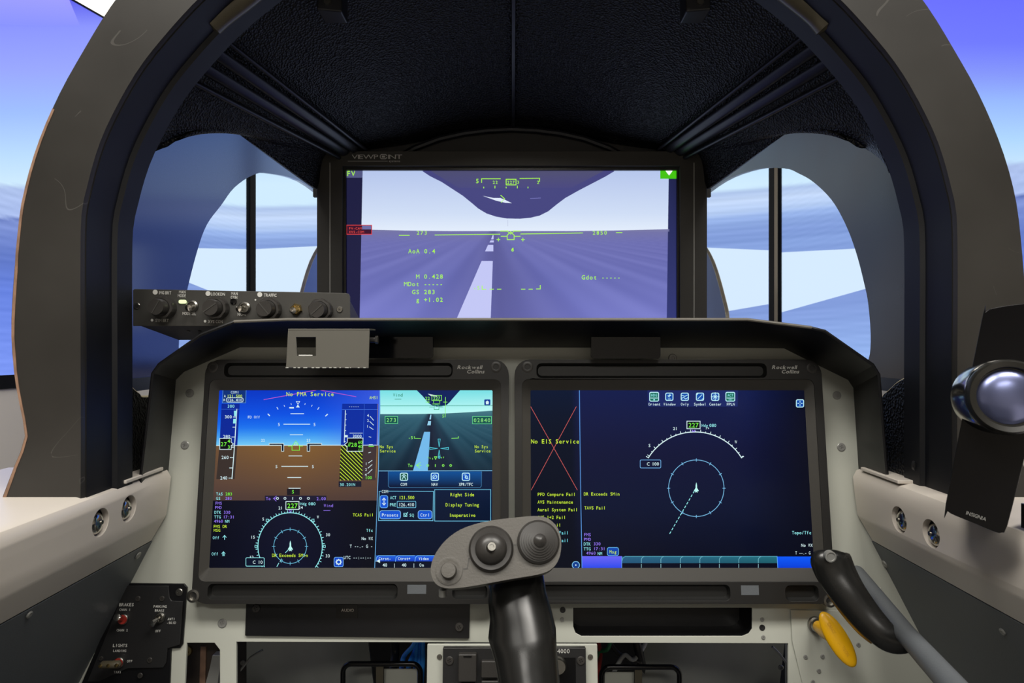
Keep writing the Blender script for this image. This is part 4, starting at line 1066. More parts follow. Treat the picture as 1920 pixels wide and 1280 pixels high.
# ================================================================= left flight display picture
SD = -.0062
im = Img(PN, SD)
CY = (150, 235, 240); WH = (215, 240, 245); YL = (205, 240, 60); GR = (120, 245, 70); PU = (150, 120, 245); LB = (110, 190, 225); NAVY = (10, 14, 34)
def pfd(px, py):
    if py < 835:
        c = grad([(731, (8, 54, 194)), (775, (10, 80, 226)), (800, (26, 112, 238)), (818, (70, 160, 242)), (835, (120, 204, 246))], py)
        return mix(c, (90, 110, 235), max(0, (px - 590) / 200)) 
    if py < 938: return mix(grad([(835, (132, 94, 50)), (900, (104, 76, 54)), (938, (80, 60, 52))], py), (72, 56, 60), abs(px - 555) / 420)
    return mix((9, 11, 22), (18, 20, 42), 1 - abs(px - 540) / 170)
corner = [(406.5, 730.5), (713, 730.5), (702.5, 1066.5), (387, 1066.5)]
im.grid([(405.5, 730.5), (713, 730.5), (713, 834.9), (402, 834.9)], 40, 16, pfd)
im.grid([(402, 835.1), (713, 835.1), (711, 937.9), (395, 937.9)], 30, 16, pfd)
im.grid([(395, 938.1), (710, 938.1), (706, 1067), (386, 1067)], 30, 14, pfd)
def bgl(x): return lambda px, py: x
im.line([(402, 835), (708, 834)], 1.0, WH, 1)
# airspeed tape
im.gpoly([(415.6, 756.6), (449.5, 756.6), (445, 835), (411.5, 835)], [(10, 40, 150)] * 4, 1)
im.gpoly([(411.5, 835), (445, 835), (440, 898), (405.5, 898)], [(58, 48, 44)] * 4, 1)
im.rect(417, 731, 461, 755, (16, 50, 120), 1); im.line([(418, 731), (417, 755), (460.5, 755), (461.5, 731)], .9, (90, 150, 220), 2)
im.t('COM1', 440.5, 735, 5, WH, pitch=4); im.t('A', 421.6, 742, 5, WH, pitch=4); im.t('121.500', 440, 742, 5.5, YL, pitch=4.1); im.t('R', 421, 749.5, 5, WH, pitch=4); im.t('126.410', 440, 749.5, 5.5, WH, pitch=4.1); im.frame(424.5, 745.5, 456, 753.5, .9, WH, 3, 3)
im.t('300', 433, 761, 6, CY, pitch=4.6)
im.line([(415, 767), (449, 767)], .5, (60, 110, 210), 2)
im.line([(444, 767), (440.5, 825), (435, 897)], 1.5, WH, 2)
for y, tx, lb in ((781.5, 437, '300'), (800.5, 436, ''), (819, 434, '280'), (838, 432, ''), (857.5, 431, '260'), (877, 430, ''), (896, 428.5, '240')):
    xr = 443 - (y - 781) * .068; im.line([(tx, y), (xr, y)], 1.2, WH, 2)
    if lb: im.t(lb, tx - 9, y - (.5 if lb != '280' else 1), 6.3, WH, pitch=4.6)
im.poly([(438.7, 770), (443.5, 770), (443.2, 780), (439, 780)], CY, 3); im.poly([(437.5, 785), (442.6, 785), (442.2, 793.5), (437, 793.5)], CY, 3)
im.poly([(412, 821.6), (433.5, 821.6), (433.5, 829), (438, 832), (433.5, 835), (433.5, 842.3), (412, 842.3)], (8, 10, 20), 4); im.line([(412, 821.6), (433.5, 821.6), (433.5, 829), (438, 832), (433.5, 835), (433.5, 842.3), (412, 842.3)], 1.1, WH, 5, True)
im.t('27', 419.5, 832, 8, GR, pitch=6.2, l=6); im.t('4', 429, 826.5, 6.8, GR, pitch=6, l=6); im.t('3', 429, 837.5, 6.8, GR, pitch=6, l=6)
# top messages, roll scale, ladder
im.line([(494.4, 749), (593, 731.2)], 1, (200, 90, 200), 2); im.line([(601, 731.2), (668, 743.5)], 1, (200, 90, 200), 2)
im.t('No FMA Service', 536.5, 738.3, 8, YL, pitch=6.43, align='l', l=4); im.t('AHS1', 700.7, 745, 5.8, YL, pitch=4.2); im.t('FD Off', 476, 781.5, 5.5, WH, pitch=3.9)
for p, q, ww in (((502, 775.5), (506, 779.5), 1.8), ((519, 763), (521.5, 767.3), 1.2), ((532.5, 759.5), (534, 762), 1), ((545.5, 756), (546.3, 758.6), 1), ((572.3, 756), (571.5, 758.6), 1), ((585.5, 759), (583.8, 762), 1), ((598.3, 763.2), (595.5, 767.6), 1.2), ((614.5, 776), (610, 780), 1.8)): im.line([p, q], ww, WH)
im.poly([(558.5, 758), (562, 763.5), (555, 763.5)], WH, 3); im.line([(555.5, 752.5), (562, 752.5), (558.7, 757.5)], .9, WH, 3, True); im.rect(542.5, 763, 551, 765.5, WH, 3)
for x0, x1, y in ((544.7, 570, 775.3), (531.5, 581.5, 795), (543.5, 568, 814.7), (541, 566.6, 854.5), (527.6, 577.8, 874), (538.8, 564.7, 894.8), (541, 563.5, 915)): im.line([(x0, y), (x1, y)], 1.3, WH)
for x, y in ((523, 795.4), (589.7, 795.4), (518.4, 874.3), (586.7, 874.3)): im.t('5', x, y, 6, WH, pitch=5)
im.t('22', 493, 825, 5, WH, pitch=3.8); im.t('23', 578.4, 825, 5, WH, pitch=3.8)
for P in ([(504.7, 831), (532, 831), (532, 845.7), (527.8, 845.7), (527.8, 834.4), (504.7, 834.4)], [(576, 845.7), (576, 831), (603, 831), (603, 834.4), (580.7, 834.4), (580.7, 845.7)]): im.poly(P, (12, 22, 44), 3); im.line(P, .9, WH, 4, True)
im.line([(547.5, 843.8), (547.5, 836), (551, 832), (558, 832), (561.5, 836), (561.5, 843.8)], 1.1, GR, 5, True); im.line([(540, 836), (547.5, 836)], 1, GR, 5); im.line([(561.5, 836), (568, 836)], 1, GR, 5); im.line([(551, 831), (554.7, 826.5), (558.5, 831)], .9, GR, 5); im.frame(552.5, 830, 557, 834, .8, WH, 5)
# altitude tape
im.gpoly([(641.6, 756.6), (708.5, 756.6), (706.8, 834), (639, 834)], [(10, 46, 160)] * 4, 1); im.gpoly([(679, 835), (707, 835), (704, 900), (677, 900)], [(64, 52, 54)] * 4, 1)
im.line([(641, 767.5), (708, 767.5)], .6, (70, 120, 225), 2); im.line([(683, 757), (681, 834)], .5, (70, 120, 225), 2); im.line([(708.7, 757), (707, 835), (704.5, 895)], .6, (190, 150, 90), 2)
im.t('-----', 663.5, 761.5, 5, WH, pitch=4); im.line([(647.8, 768.8), (645.4, 829.7)], 1.3, WH, 2)
for k in range(6): im.line([(647.3 - k * .4, 776 + k * 10.3), (650 - k * .4, 776 + k * 10.3)], 1, WH, 2)
im.rect(646, 815.5, 652, 819.5, WH, 3); im.line([(655.5, 811.7), (680, 811.7)], 1, WH, 2); im.t('3000', 669.5, 817.3, 6, WH, pitch=4.3)
im.poly([(639.5, 835), (681, 835), (678.5, 900), (636, 900)], (34, 36, 24), 2)
for k in range(-9, 9):
    x0, y0 = 640 + k * 7.2, 835.0; pts = []
    # stripe along (1,1) clipped to the band
    a = max(0, (639 - x0)) if x0 < 639 else 0; e_ = min(65, 680 - x0)
    if e_ > a: im.line([(max(x0 + a - a * .04, 637.3), y0 + a), (x0 + e_ - .5, y0 + e_ * 1.0)], 1.2, YL, 3)
im.poly([(651.5, 821), (680.6, 821), (680.2, 845.7), (650.5, 845.7), (650.8, 837), (646, 833), (651.2, 829)], (8, 10, 20), 4); im.line([(651.5, 821), (680.6, 821), (680.2, 845.7), (650.5, 845.7), (650.8, 837), (646, 833), (651.2, 829)], 1.1, WH, 5, True)
im.t('28', 663.7, 833.4, 8, GR, pitch=6, l=6); im.t('60', 675.4, 828.7, 6, GR, pitch=4.3, l=6); im.t('40', 675.2, 836.7, 6, GR, pitch=4.3, l=6); im.line([(652.5, 837), (655, 829)], 1, GR, 6); im.line([(655, 837), (657.5, 829)], 1, GR, 6); im.t('20', 675, 843, 3.4, GR, pitch=4.3, l=6)
for s_, x, y, p, q in (('4', 690, 778.5, (693.7, 780), (700.7, 788)), ('2', 690, 788, (693, 789.6), (700.7, 797)), ('1', 689, 798.8, (692.2, 799.9), (700, 805)), ('1', 686.6, 869, (690.4, 867.8), (698, 862.6)), ('2', 686.3, 879.8, (690, 877.5), (698, 870.4)), ('4', 685.8, 889.5, (689.4, 887.8), (698, 879.4))): im.t(s_, x, y, 5.2, WH, pitch=4); im.line([p, q], 1.1, WH, 2)
im.line([(691.5, 818.3), (696, 819.6)], 1, WH, 2); im.line([(690.8, 848.8), (695.5, 847.4)], 1, WH, 2); im.line([(691.5, 833.3), (699, 833.3)], 1.3, WH, 2); im.line([(691, 836.5), (701, 836.5)], 1.6, GR, 3)
im.t('100', 691, 895, 6, GR, pitch=4.4); im.rect(635, 902, 677.5, 912.5, (28, 30, 46), 1); im.t('30.20IN', 651.5, 908, 5.6, CY, pitch=4.2)
# lower half
im.rect(538, 916, 562, 928, (30, 26, 34), 1); im.t('5', 549.3, 921.6, 6.5, GR, pitch=6)
im.rect(496.5, 929, 612, 938.2, (30, 28, 50), 1); im.t('To', 503, 934.2, 6, PU, pitch=4.6)
for x in (520.3, 534.3, 563.4, 578.2): im.line(circ(x, 934, 2, 10), 1, WH, 3, True)
im.line([(548.8, 931.5), (548.8, 936.5)], 1.2, WH); im.line([(518, 930), (513, 934.2), (518, 939)], 1, PU); im.line([(512, 934.2), (519, 934.2)], 1, PU)
im.t('2.00', 602.2, 934.4, 6, PU, pitch=4.5)
im.rect(536, 940, 560.6, 954.6, (8, 10, 20), 3); im.frame(536, 940, 560.6, 954.6, 1.2, WH, 4); im.t('227', 548.4, 947.5, 9, GR, pitch=6.8, l=5)
im.t('Hdg', 569, 944, 5.5, CY, pitch=4); im.t('080', 585, 944, 6, CY, pitch=4.6); im.t('21', 526, 951.8, 5.8, WH, pitch=4.3); im.t('24', 563.8, 951, 5.8, WH, pitch=4.3)
im.t('Wind', 615.8, 947.3, 6, PU, pitch=4.5); im.line([(606.5, 956.7), (619.5, 956.7)], 1, PU)
cx, cy = 544, 1024
im.arc(cx, cy, 60.3, 63, -127, 128, 1.4, CY, 2, 60)
for k in range(-25, 26):
    a = k * 5 + 0.5
    im.tick(cx, cy, 60.3, 63, a, 1.0, 1.075 if k % 2 else 1.045, 1.1, CY)
for a in (-42, 42, -90, 90, 0): t_ = math.radians(a); im.frame(cx + 64 * math.sin(t_) - 2, cy - 66 * math.cos(t_) - 2, cx + 64 * math.sin(t_) + 2, cy - 66 * math.cos(t_) + 2, .9, PU if a == 0 else CY, 3)
im.arc(cx, cy, 30.8, 32, 0, 360, 1, LB, 2, 40)
for k in range(12): im.tick(cx, cy, 30.8, 32, k * 30, .9, 1.1, .9, LB)
for s_, x, y in (('S', 493.5, 972.5), ('W', 596, 968.7), ('15', 474, 1006.6), ('30', 614.8, 1002), ('33', 614.4, 1041.7), ('12', 471.5, 1044.2)): im.t(s_, x, y, 5.8, WH, pitch=4.4)
def plane_icon(x, y, h, c, l=3):
    k = h / 20
    im.poly([(x, y - 10 * k), (x + 1.3 * k, y - 5 * k), (x + 1.5 * k, y + 1 * k), (x + 4.5 * k, y + 6 * k), (x + 4.5 * k, y + 7.5 * k), (x + 1.5 * k, y + 6.5 * k), (x + 3 * k, y + 10 * k), (x, y + 9 * k), (x - 3 * k, y + 10 * k), (x - 1.5 * k, y + 6.5 * k), (x - 4.5 * k, y + 7.5 * k), (x - 4.5 * k, y + 6 * k), (x - 1.5 * k, y + 1 * k), (x - 1.3 * k, y - 5 * k)], c, l)
plane_icon(544.4, 1023, 20, (190, 250, 245))
im.t('DR Exceeds 5Min', 543.7, 1040.5, 6.3, YL, pitch=4.5, l=5)
for p, q in (((540, 1031), (535, 1036)), ((528, 1047), (525, 1053)), ((523, 1055), (519, 1062))): im.line([p, q], 1.2, CY)
im.rect(461, 1045.4, 495.5, 1061, (14, 22, 44), 4); im.frame(461, 1045.4, 495.5, 1061, 1, CY, 5, 2); im.t('C', 476.5, 1053.4, 6.5, WH, pitch=6, l=6); im.t('10', 488, 1053.4, 6.5, WH, pitch=4.6, l=6)
im.rect(626.5, 1044.5, 643.5, 1062, (14, 70, 200), 3, 3); im.frame(626.5, 1044.5, 643.5, 1062, 1.1, (120, 180, 240), 4, 3); im.line(circ(635, 1053.3, 4, 12), 1.8, WH, 5, True)
for k in range(8): im.tick(635, 1053.3, 4, 4, k * 45, 1.1, 1.5, 1.5, WH, 5)
for s_, x, y, c in (('TAS', 411.5, 925.6, CY), ('283', 429, 925.6, GR), ('GS', 409.3, 933.8, CY), ('283', 428.5, 933.8, PU), ('FMS', 410, 943, PU), ('PMD', 409.4, 951, PU), ('DTK', 408.2, 960, CY), ('330', 425.6, 960, PU), ('TTG', 407.8, 968.7, CY), ('17:31', 429, 968.7, PU), ('4960', 409.6, 976.6, PU), ('NM', 426, 976.8, CY), ('FMS DR', 413, 986.4, YL), ('MSG', 406.8, 993.7, YL), ('Off', 405, 1007.6, CY), ('Off', 403, 1038, CY)):
    im.t(s_, x, y, 5.8, c, pitch=4.3)
for x, y in ((421, 1007.5), (419, 1038)): im.line([(x - 3, y - .5), (x, y - 4), (x + 3, y - .5)], 1.1, CY, 3); im.line([(x, y - 4), (x, y + 4)], 1.1, CY, 3)
im.line([(417.5, 1038), (417.5, 1042)], .8, CY); im.line([(420.6, 1038), (420.6, 1042)], .8, CY)
for s_, x, y, c in (('UTC --:--:--', 696.5, 1044.7, WH), ('TCAS Fail', 700.5, 964.8, YL), ('Tfc', 699.5, 993.8, CY), ('No WX', 699.5, 1009, WH), ('T --.- G -', 699, 1023.5, WH)): im.t(s_, x, y, 6, c, pitch=4.35, align='r')
# video pane
def vid(px, py):
    c = grad([(770, (70, 122, 134)), (786, (48, 92, 110)), (830, (34, 70, 88)), (882, (20, 44, 60))], py)
    dx = abs(px - 806 - (py - 776) * .05) / (4 + (py - 772) * .62)
    c = mix((22, 30, 50), c, min(1, dx * .8))
    st = (4 * math.sin(dx * 6) + 3 * math.sin(dx * 13)) * min(1, (py - 776) / 40); return tuple(max(0, x + st) for x in c)
im.grid([(712.5, 768), (925, 768), (925, 882.5), (710, 882.5)], 70, 40, vid, 0)
im.gpoly([(713, 730.5), (924.5, 730.5), (924.5, 769.5), (880, 772.5), (830, 775), (770, 776), (713, 776)], [(118, 222, 228), (118, 222, 228), (190, 250, 246), (186, 250, 246), (186, 250, 246), (186, 250, 246), (186, 250, 246)], 1)
im.poly([(781, 731), (863, 731), (848.7, 747), (843, 754), (837.5, 759), (828, 761.5), (818.7, 762), (810, 759.5), (803.7, 755.6), (792.5, 742.5)], (14, 34, 92), 2)
im.poly([(802, 738), (818, 741), (820, 743), (808, 742)], (220, 240, 245), 3)
im.line([(713, 760.6), (924, 760)], .9, (50, 150, 130), 2)
im.poly([(795.3, 809.4), (806.5, 809.4), (802, 882), (774.5, 882)], (116, 186, 236), 2); im.poly([(803, 789), (808.2, 789), (807.5, 797), (801, 797)], (150, 210, 240), 2); im.poly([(807, 777), (808.8, 777), (808, 786), (805, 786)], (150, 210, 240), 2)
DG = (30, 130, 90); VG = (140, 245, 90)
im.t('Wind', 746, 740, 6.5, DG, pitch=4.6); im.line([(740, 748), (752.5, 748)], 1, DG)
im.t('22', 801.5, 746.5, 6.5, VG, pitch=4.6); im.t('227', 818.7, 746, 6.5, VG, pitch=4.6, l=4); im.frame(809.7, 741, 828, 750.4, 1, VG, 4); im.line([(835.2, 744), (834.6, 782)], 1.1, VG, 3); im.line([(831, 753.5), (838.5, 753.5)], 1, VG, 3); im.t('5', 831, 779.4, 6, VG, pitch=5)
for x in (802.5, 813, 824.5): im.line([(x, 751), (x, 755)], 1, VG, 3)
im.line([(798, 753.5), (806, 753.5)], 1, VG, 3)
im.line([(814, 767.5), (814, 762), (817, 758), (820, 758), (823, 762), (823, 767.5)], 1, (60, 170, 120), 4, True); im.line([(811, 757), (825, 757)], 1, VG, 4); im.line([(805, 763), (813, 763)], .8, (60, 170, 120), 4); im.line([(824, 763), (831, 763)], .8, (60, 170, 120), 4)
im.rect(722, 780.5, 745.6, 793.7, (20, 84, 78), 3); im.frame(722, 780.5, 745.6, 793.7, .9, (110, 230, 150), 4); im.t('273', 733.7, 787, 7.6, (150, 240, 130), pitch=6.5, l=5, bold=0)
im.rect(886, 780.5, 921.5, 794.4, (20, 84, 78), 3); im.frame(886, 780.5, 921.5, 794.4, .9, (110, 230, 150), 4); im.t('02840', 903.8, 787.4, 7.6, (150, 240, 130), pitch=6.5, l=5, bold=0)
im.t('-5', 770, 820, 6, VG, pitch=4.6); im.line([(777, 818), (777, 821.5), (788.5, 821.8)], 1, VG); im.line([(847, 821.5), (859.5, 821), (859.5, 818)], 1, VG)
AQ = (90, 220, 240)
for (dx, dy) in ((0, -1), (1, 0), (0, 1), (-1, 0)):
    c0 = Vector((823.4, 840.3)); d = Vector((dx, dy)); n_ = Vector((-dy, dx)) * 2
    im.line([c0 + d * 3, c0 + d * 17.5 + n_, c0 + d * 17.5 - n_], .8, AQ, 4, True)
for x, y in ((727, 837), (905, 837)): im.t('No Sys', x - (2.5 if x < 800 else 2.5), y, 5.8, YL, pitch=4.3); im.t('Service', x, y + 8, 5.8, YL, pitch=4.3)
im.t('To', 769, 872, 6, VG, pitch=4.6); im.line([(788, 867), (781, 872), (787, 877)], 1.2, VG, 4); im.line([(780, 872), (790, 872)], 1.2, VG, 4)
for x in (802, 831, 845): im.line(circ(x, 872.3, 1.8, 10), 1, VG, 4, True)
im.line([(816.3, 870), (816.3, 875)], 1.3, VG, 4)
for x, y, dx in ((802, 857, -1), (806, 858.5, -.6), (811, 859.5, -.4), (828, 857.5, .5), (832, 857, 1)): im.line([(x, y - 1.2), (x - dx, y + 1.6)], 1, VG, 4)
im.line([(814.5, 856), (819, 856), (816.8, 861)], 1, VG, 4, True); im.line(circ(823.4, 857, 2, 8), .9, AQ, 4, True)
im.rect(908, 748.5, 919.5, 759.5, (16, 60, 150), 4, 1.5); im.poly([(913.7, 750.5), (917.5, 754), (916.2, 754), (916.2, 757.5), (911.2, 757.5), (911.2, 754), (910, 754)], WH, 5)
# radio pane
def rad(px, py): return grad([(883, (10, 30, 66)), (960, (8, 22, 48)), (1066, (8, 16, 36))], py)
im.grid([(709.5, 883), (925, 883), (925, 1067), (703, 1067)], 4, 14, rad, 0)
im.gpoly([(728, 883.5), (903, 883.5), (902.5, 911), (900, 913.7), (731, 913.7), (728, 911)], [(12, 80, 150), (12, 80, 150), (8, 26, 60), (8, 20, 44), (8, 20, 44), (8, 26, 60)], 1)
im.line([(728, 884), (728.2, 911), (731, 913.7), (900, 913.7), (902.5, 911), (903, 884)], .8, (70, 130, 180), 2)
im.line([(710, 882.6), (925, 882.2)], 1.2, (130, 200, 245), 3); im.line([(712.5, 731), (709.5, 880), (702.5, 1066)], 1.1, (110, 180, 235), 3)
def icon(x, y, w_, bg, draw, l=4):
    im.rect(x - w_, y - w_, x + w_, y + w_, bg, l - 1, 2.5); im.frame(x - w_, y - w_, x + w_, y + w_, 1.5, (190, 240, 250), l + 1, 2.5)
    for p in draw: im.line([(x + a_ * w_, y + b_ * w_) for a_, b_ in p], 1.1, (190, 240, 250), l)
icon(757.4, 893.5, 6.8, (30, 90, 70), [[(-.5, .7), (0, -.3), (.5, .7)], [(-.6, -.2), (0, -.7), (.6, -.2)], [(0, -.6), (0, .2)]])
icon(815.3, 893.5, 6.8, (16, 80, 190), [circ(0, 0, .55, 10) + [(.55, 0)], [(-.6, .6), (.2, -.3)]])
icon(873.6, 893.5, 6.8, (16, 80, 190), [[(-.6, -.5), (0, -.5), (0, .5), (.6, .5)], circ(.1, .1, .35, 8) + [(.45, .1)]])
for s_, x in (('COM', 757), ('NAV', 815), ('XPR/TFC', 873.5)): im.t(s_, x, 907.6, 6, WH, pitch=4.1 if len(s_) < 4 else 3.8)
im.line([(728, 920.5), (812.8, 920.8), (811.8, 975.8), (709.8, 975.5), (711, 921), (714, 920.5)], 1.1, LB, 3); im.t('COM', 721.6, 921, 5.8, WH, pitch=4.1)
im.frame(815, 917.5, 920, 976.5, 1.1, LB, 3)
im.rect(712.8, 928.7, 727, 951.6, (20, 84, 210), 3, 3.5); im.frame(712.8, 928.7, 727, 951.6, 1, (110, 180, 245), 4, 3.5); im.line([(720, 934), (720, 946)], 1.2, WH, 5); im.line([(717, 937), (720, 933.5), (723, 937)], 1.2, WH, 5); im.line([(717, 943), (720, 946.5), (723, 943)], 1.2, WH, 5)
im.t('ACT', 737.3, 932.5, 6, CY, pitch=4); im.t('121.500', 762.5, 932.3, 6.5, YL, pitch=4.15); im.t('PRE', 736.8, 945.8, 6, CY, pitch=4); im.frame(744.7, 939.6, 779.7, 951.4, 1, LB, 3, 1.5); im.t('126.410', 762, 945.6, 6.5, WH, pitch=4.15)
for x0, x1, s_ in ((712, 751, 'Presets'), (784, 809.7, 'Ctrl')): im.rect(x0, 957, x1, 972.3, (20, 84, 210), 3, 4); im.frame(x0, 957, x1, 972.3, 1, (130, 190, 245), 4, 4); im.t(s_, (x0 + x1) / 2, 965, 6.3, WH, pitch=4.5, l=5)
im.t('SQ', 771.9, 965.3, 6, CY, pitch=4.5); im.frame(757, 962, 763, 968, .9, CY, 3); im.line([(758, 964), (760, 967), (764.5, 960)], 1, CY, 4)
for s_, y in (('Right Side', 926.7), ('Display Tuning', 945.8), ('Inoperative', 965.3)): im.t(s_, 866.8, y, 6.6, YL, pitch=4.5)
im.gpoly([(705.5, 1041), (925, 1041), (925, 1052), (705, 1052)], [(36, 100, 225), (36, 100, 225), (16, 60, 190), (16, 60, 190)], 1)
for x in (705, 741.5, 778, 815, 851): im.line([(x, 1052), (x + 1, 1045), (x + 5, 1041.3), (x + 36, 1041.3)], 1, (120, 190, 245), 2)
for s_, x in (('Ctrst-', 721.6), ('Ctrst+', 757.8), ('Video', 794.4)): im.t(s_, x, 1046.7, 5.8, WH, pitch=3.9)
for s_, x in (('40', 721.6), ('|', 739.6), ('40', 757.6), ('|', 776), ('On', 790.6)): im.t(s_, x, 1058.7, 6.2, WH, pitch=4.6)
im.poly([(705.5, 1051.5), (712.5, 1047.5), (712.5, 1055)], WH, 4)
obj('screen_picture', im.mb, M['scr'], LD)

# ================================================================= right flight display picture
im = Img(PN, SD)
def mfd(px, py):
    if px < 1087: return grad([(731, (8, 22, 50)), (800, (6, 16, 36)), (1066, (6, 10, 24))], py)
    c = grad([(731, (18, 28, 76)), (850, (16, 20, 54)), (950, (12, 20, 48)), (1066, (8, 11, 28))], py)
    return mix(c, (8, 10, 24), (px - 1400) / 130)
im.grid([(994, 730.5), (1087, 730.5), (1090, 1067.5), (993, 1067.5)], 6, 20, mfd)
im.grid([(1087, 730.5), (1514, 730.5), (1532, 1067.5), (1090, 1067.5)], 30, 24, mfd)
im.line([(1086.3, 731), (1088.4, 900), (1091.3, 1067)], 1.3, (90, 150, 225), 2)
RD_ = (196, 90, 88)
im.line([(995, 762), (1082.5, 918.5)], 1, RD_, 2); im.line([(1080.6, 762), (996, 918.5)], 1, RD_, 2)
im.t('No EIS Service', 995.5, 827, 8.2, YL, pitch=6.5, align='l', l=4)
im.gpoly([(1214, 731.5), (1384, 731.5), (1383, 762), (1215, 762)], [(28, 40, 100)] * 4, 1)
for x, k in ((1226.5, 0), (1255, 1), (1284, 2), (1312.5, 3), (1341, 4), (1369.3, 5)):
    dr = [[[(-.8, .3), (.8, .3)]], [[(0, -.7), (0, .2)], [(-.5, -.3), (.5, -.3)], [(-.4, .6), (.4, .6)], [(-.4, .1), (.4, -.6)]], [[(-.8, -.4), (0, -.1), (.8, -.5)], [(-.8, .4), (-.3, .2), (.2, .6), (.8, .3)]], [[(-.6, .6), (.6, -.6)], [(-.9, -.5), (-.5, -.9)], [(.5, .8), (.8, .5)]], [[(0, -1.2), (0, 1.2)], [(-1.2, 0), (1.2, 0)], [(-.5, -.5), (.5, .5)], [(-.5, .5), (.5, -.5)]], [[(-.8, .3), (.8, .3)]]][k]
    icon(x, 743.5, 8.3 if k in (0, 5) else 6.8, (24, 110, 90) if k in (0, 5) else (16, 76, 170), dr)
im.t('HDG', 1226.5, 740.5, 5, CY, pitch=3.8, l=6); im.t('ACT', 1369.5, 740.5, 5, CY, pitch=3.8, l=6); im.rect(1225, 748, 1228, 750.3, CY, 6); im.t('SEC', 1369.5, 748.8, 3, CY, pitch=2.6, l=6)
for s_, x in (('Orient', 1227), ('Window', 1255.5), ('Ovly', 1284), ('Symbol', 1312.5), ('Center', 1341.3), ('FPLN', 1370)): im.t(s_, x, 757.3, 5.4, WH, pitch=3.85)
icon(1500, 756, 6.8, (16, 76, 170), [[(0, -.7), (0, -.2)], [(0, .7), (0, .2)], [(-.7, 0), (-.2, 0)], [(.7, 0), (.2, 0)]])
im.rect(1288, 789.3, 1312.7, 803.4, (8, 12, 24), 3); im.frame(1288, 789.3, 1312.7, 803.4, 1.2, WH, 4); im.t('227', 1300.4, 796.5, 9, GR, pitch=6.6, l=5)
im.line([(1298, 806), (1300.5, 809), (1303, 806)], 1, PU, 4); im.line([(1297.5, 808.5), (1303.5, 808.5)], 1, PU, 4)
im.t('Hdg', 1321.5, 797.2, 5.5, CY, pitch=4.1); im.t('080', 1336.5, 797, 6, CY, pitch=4.5); im.t('21', 1266, 803, 6, WH, pitch=4.3); im.t('24', 1326.3, 802.5, 3.5, WH, pitch=4)
im.arc(1303, 912.5, 103, 103, -58, 58, 1.7, WH, 2, 50)
for k in range(-11, 12): im.tick(1303, 912.5, 103, 103, k * 5.15 + .7, 1.0, 1.045 if k % 2 else 1.025, 1.1, WH)
im.tick(1303, 912.5, 103, 103, -58, 1, 1.05, 1.2, WH); im.tick(1303, 912.5, 103, 103, 58, 1, 1.05, 1.2, WH)
im.t('S', 1217.8, 834.7, 6.2, WH, pitch=5); im.t('W', 1379.7, 828, 6.2, WH, pitch=5)
im.frame(1200.3, 862, 1239, 877, 1, (110, 170, 225), 3, 2); im.t('C', 1215.5, 869.3, 6.5, WH, pitch=6); im.t('100', 1229, 869.3, 6.5, WH, pitch=4.5)
im.arc(1305.6, 915, 52, 53, 0, 360, 1.2, (120, 185, 230), 2, 60)
for k in range(12): im.tick(1305.6, 915, 52, 53, k * 30, .945, 1.055, 1.1, (120, 185, 230))
plane_icon(1305.6, 913.5, 19, (190, 250, 245))
a0_, a1_ = Vector((1302, 920)), Vector((1254, 1003))
for k in range(12): im.line([a0_.lerp(a1_, k / 12), a0_.lerp(a1_, (k + .62) / 12)], 1.3, CY, 3)
for k, s_ in enumerate(('PFD Compare Fail', 'AVS Maintenance', 'Aural System Fail', 'AHS 1+2 Fail', 'FMS 1 Fail')): im.t(s_, 1008 - k * .2, 926.3 + k * 14.35, 6.3, YL, pitch=4.45, align='l')
im.t('Datalink Fail', 1007.5, 998.3, 6.3, (120, 225, 240), pitch=4.5, align='l'); im.t('Recorder Fail', 1007.5, 1012.6, 6.3, (120, 225, 240), pitch=4.5, align='l')
im.t('DR Exceeds 5Min', 1094.5, 925.6, 6.3, YL, pitch=4.5, align='l'); im.t('TAWS Fail', 1095.5, 951.6, 6.3, YL, pitch=4.45, align='l')
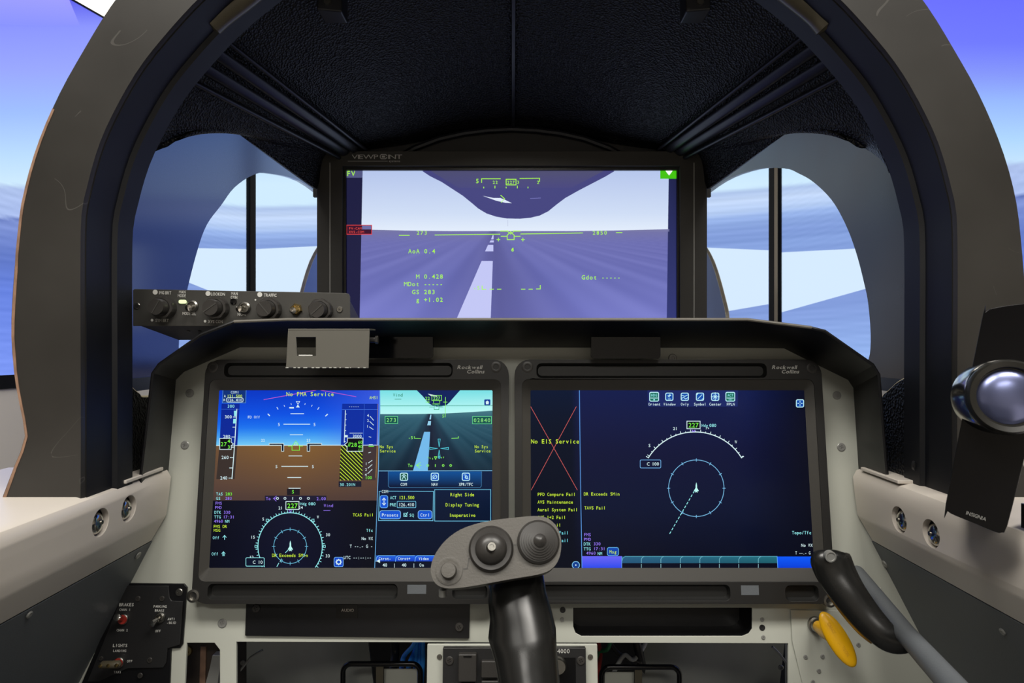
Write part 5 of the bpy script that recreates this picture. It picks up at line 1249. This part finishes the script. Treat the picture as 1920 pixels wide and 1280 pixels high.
for s_, x, y, c in (('FMS', 1101.5, 1001.8, PU), ('PMD', 1101.5, 1010.6, PU), ('DTK', 1101, 1019.3, CY), ('330', 1119.5, 1019, PU), ('TTG', 1101, 1028.5, CY), ('17:31', 1123.8, 1028.2, PU), ('4960', 1108, 1036.4, PU), ('NM', 1124.8, 1037.2, CY)): im.t(s_, x, y, 6, c, pitch=4.5)
im.rect(1138.7, 1026, 1159.7, 1041.3, (16, 70, 170), 3, 3.5); im.frame(1138.7, 1026, 1159.7, 1041.3, 1, (110, 190, 240), 4, 3.5); im.t('Msg', 1149.3, 1034, 6.3, YL, pitch=4.6, l=5)
im.gpoly([(1091.5, 1042.3), (1166, 1042.3), (1166, 1067), (1091.7, 1067)], [(104, 100, 245), (104, 100, 245), (24, 70, 235), (24, 70, 235)], 2); im.line([(1091.5, 1066.5), (1166, 1066.5)], 1, LB, 3); im.line([(1166, 1043), (1166, 1066.5)], .8, LB, 3)
im.gpoly([(1166.5, 1043), (1457, 1043), (1457.5, 1055.4), (1166.5, 1055.4)], [(40, 96, 130), (36, 110, 124), (30, 92, 104), (36, 84, 120)], 1)
im.line([(1166, 1052), (1168, 1046), (1172, 1042.8), (1457, 1042.8)], 1, (90, 170, 190), 2)
for k in range(8):
    x = 1166 + 36.55 * k
    if k: im.line([(x, 1055), (x, 1048), (x + 2, 1044.5), (x + 5, 1043)], .9, (120, 190, 205), 3)
    if k: im.line([(x, 1057), (x, 1066)], .9, (150, 200, 210), 3)
im.gpoly([(1457, 1043), (1533, 1043), (1535, 1068), (1458.5, 1068)], [(14, 90, 250), (14, 90, 250), (8, 56, 210), (8, 56, 210)], 2); im.line([(1457, 1043), (1458.5, 1067.3), (1535, 1067.3)], 1, (100, 170, 245), 3)
im.rect(1073, 1052, 1086.5, 1066, (14, 60, 140), 2, 6.5); im.line(circ(1079.7, 1059, 6.8, 18), 1.2, (130, 200, 240), 3, True); im.poly(circ(1079.7, 1059, 1.4, 8), WH, 3)
im.t('Topo/Tfc', 1521.5, 998, 6.3, CY, pitch=4.6, align='r'); im.t('No WX', 1524, 1021.7, 6.3, WH, pitch=4.4, align='r'); im.t('T --.- G -', 1527, 1036, 6, WH, pitch=3.6, align='r')
obj('screen_picture', im.mb, M['scr'], RD)
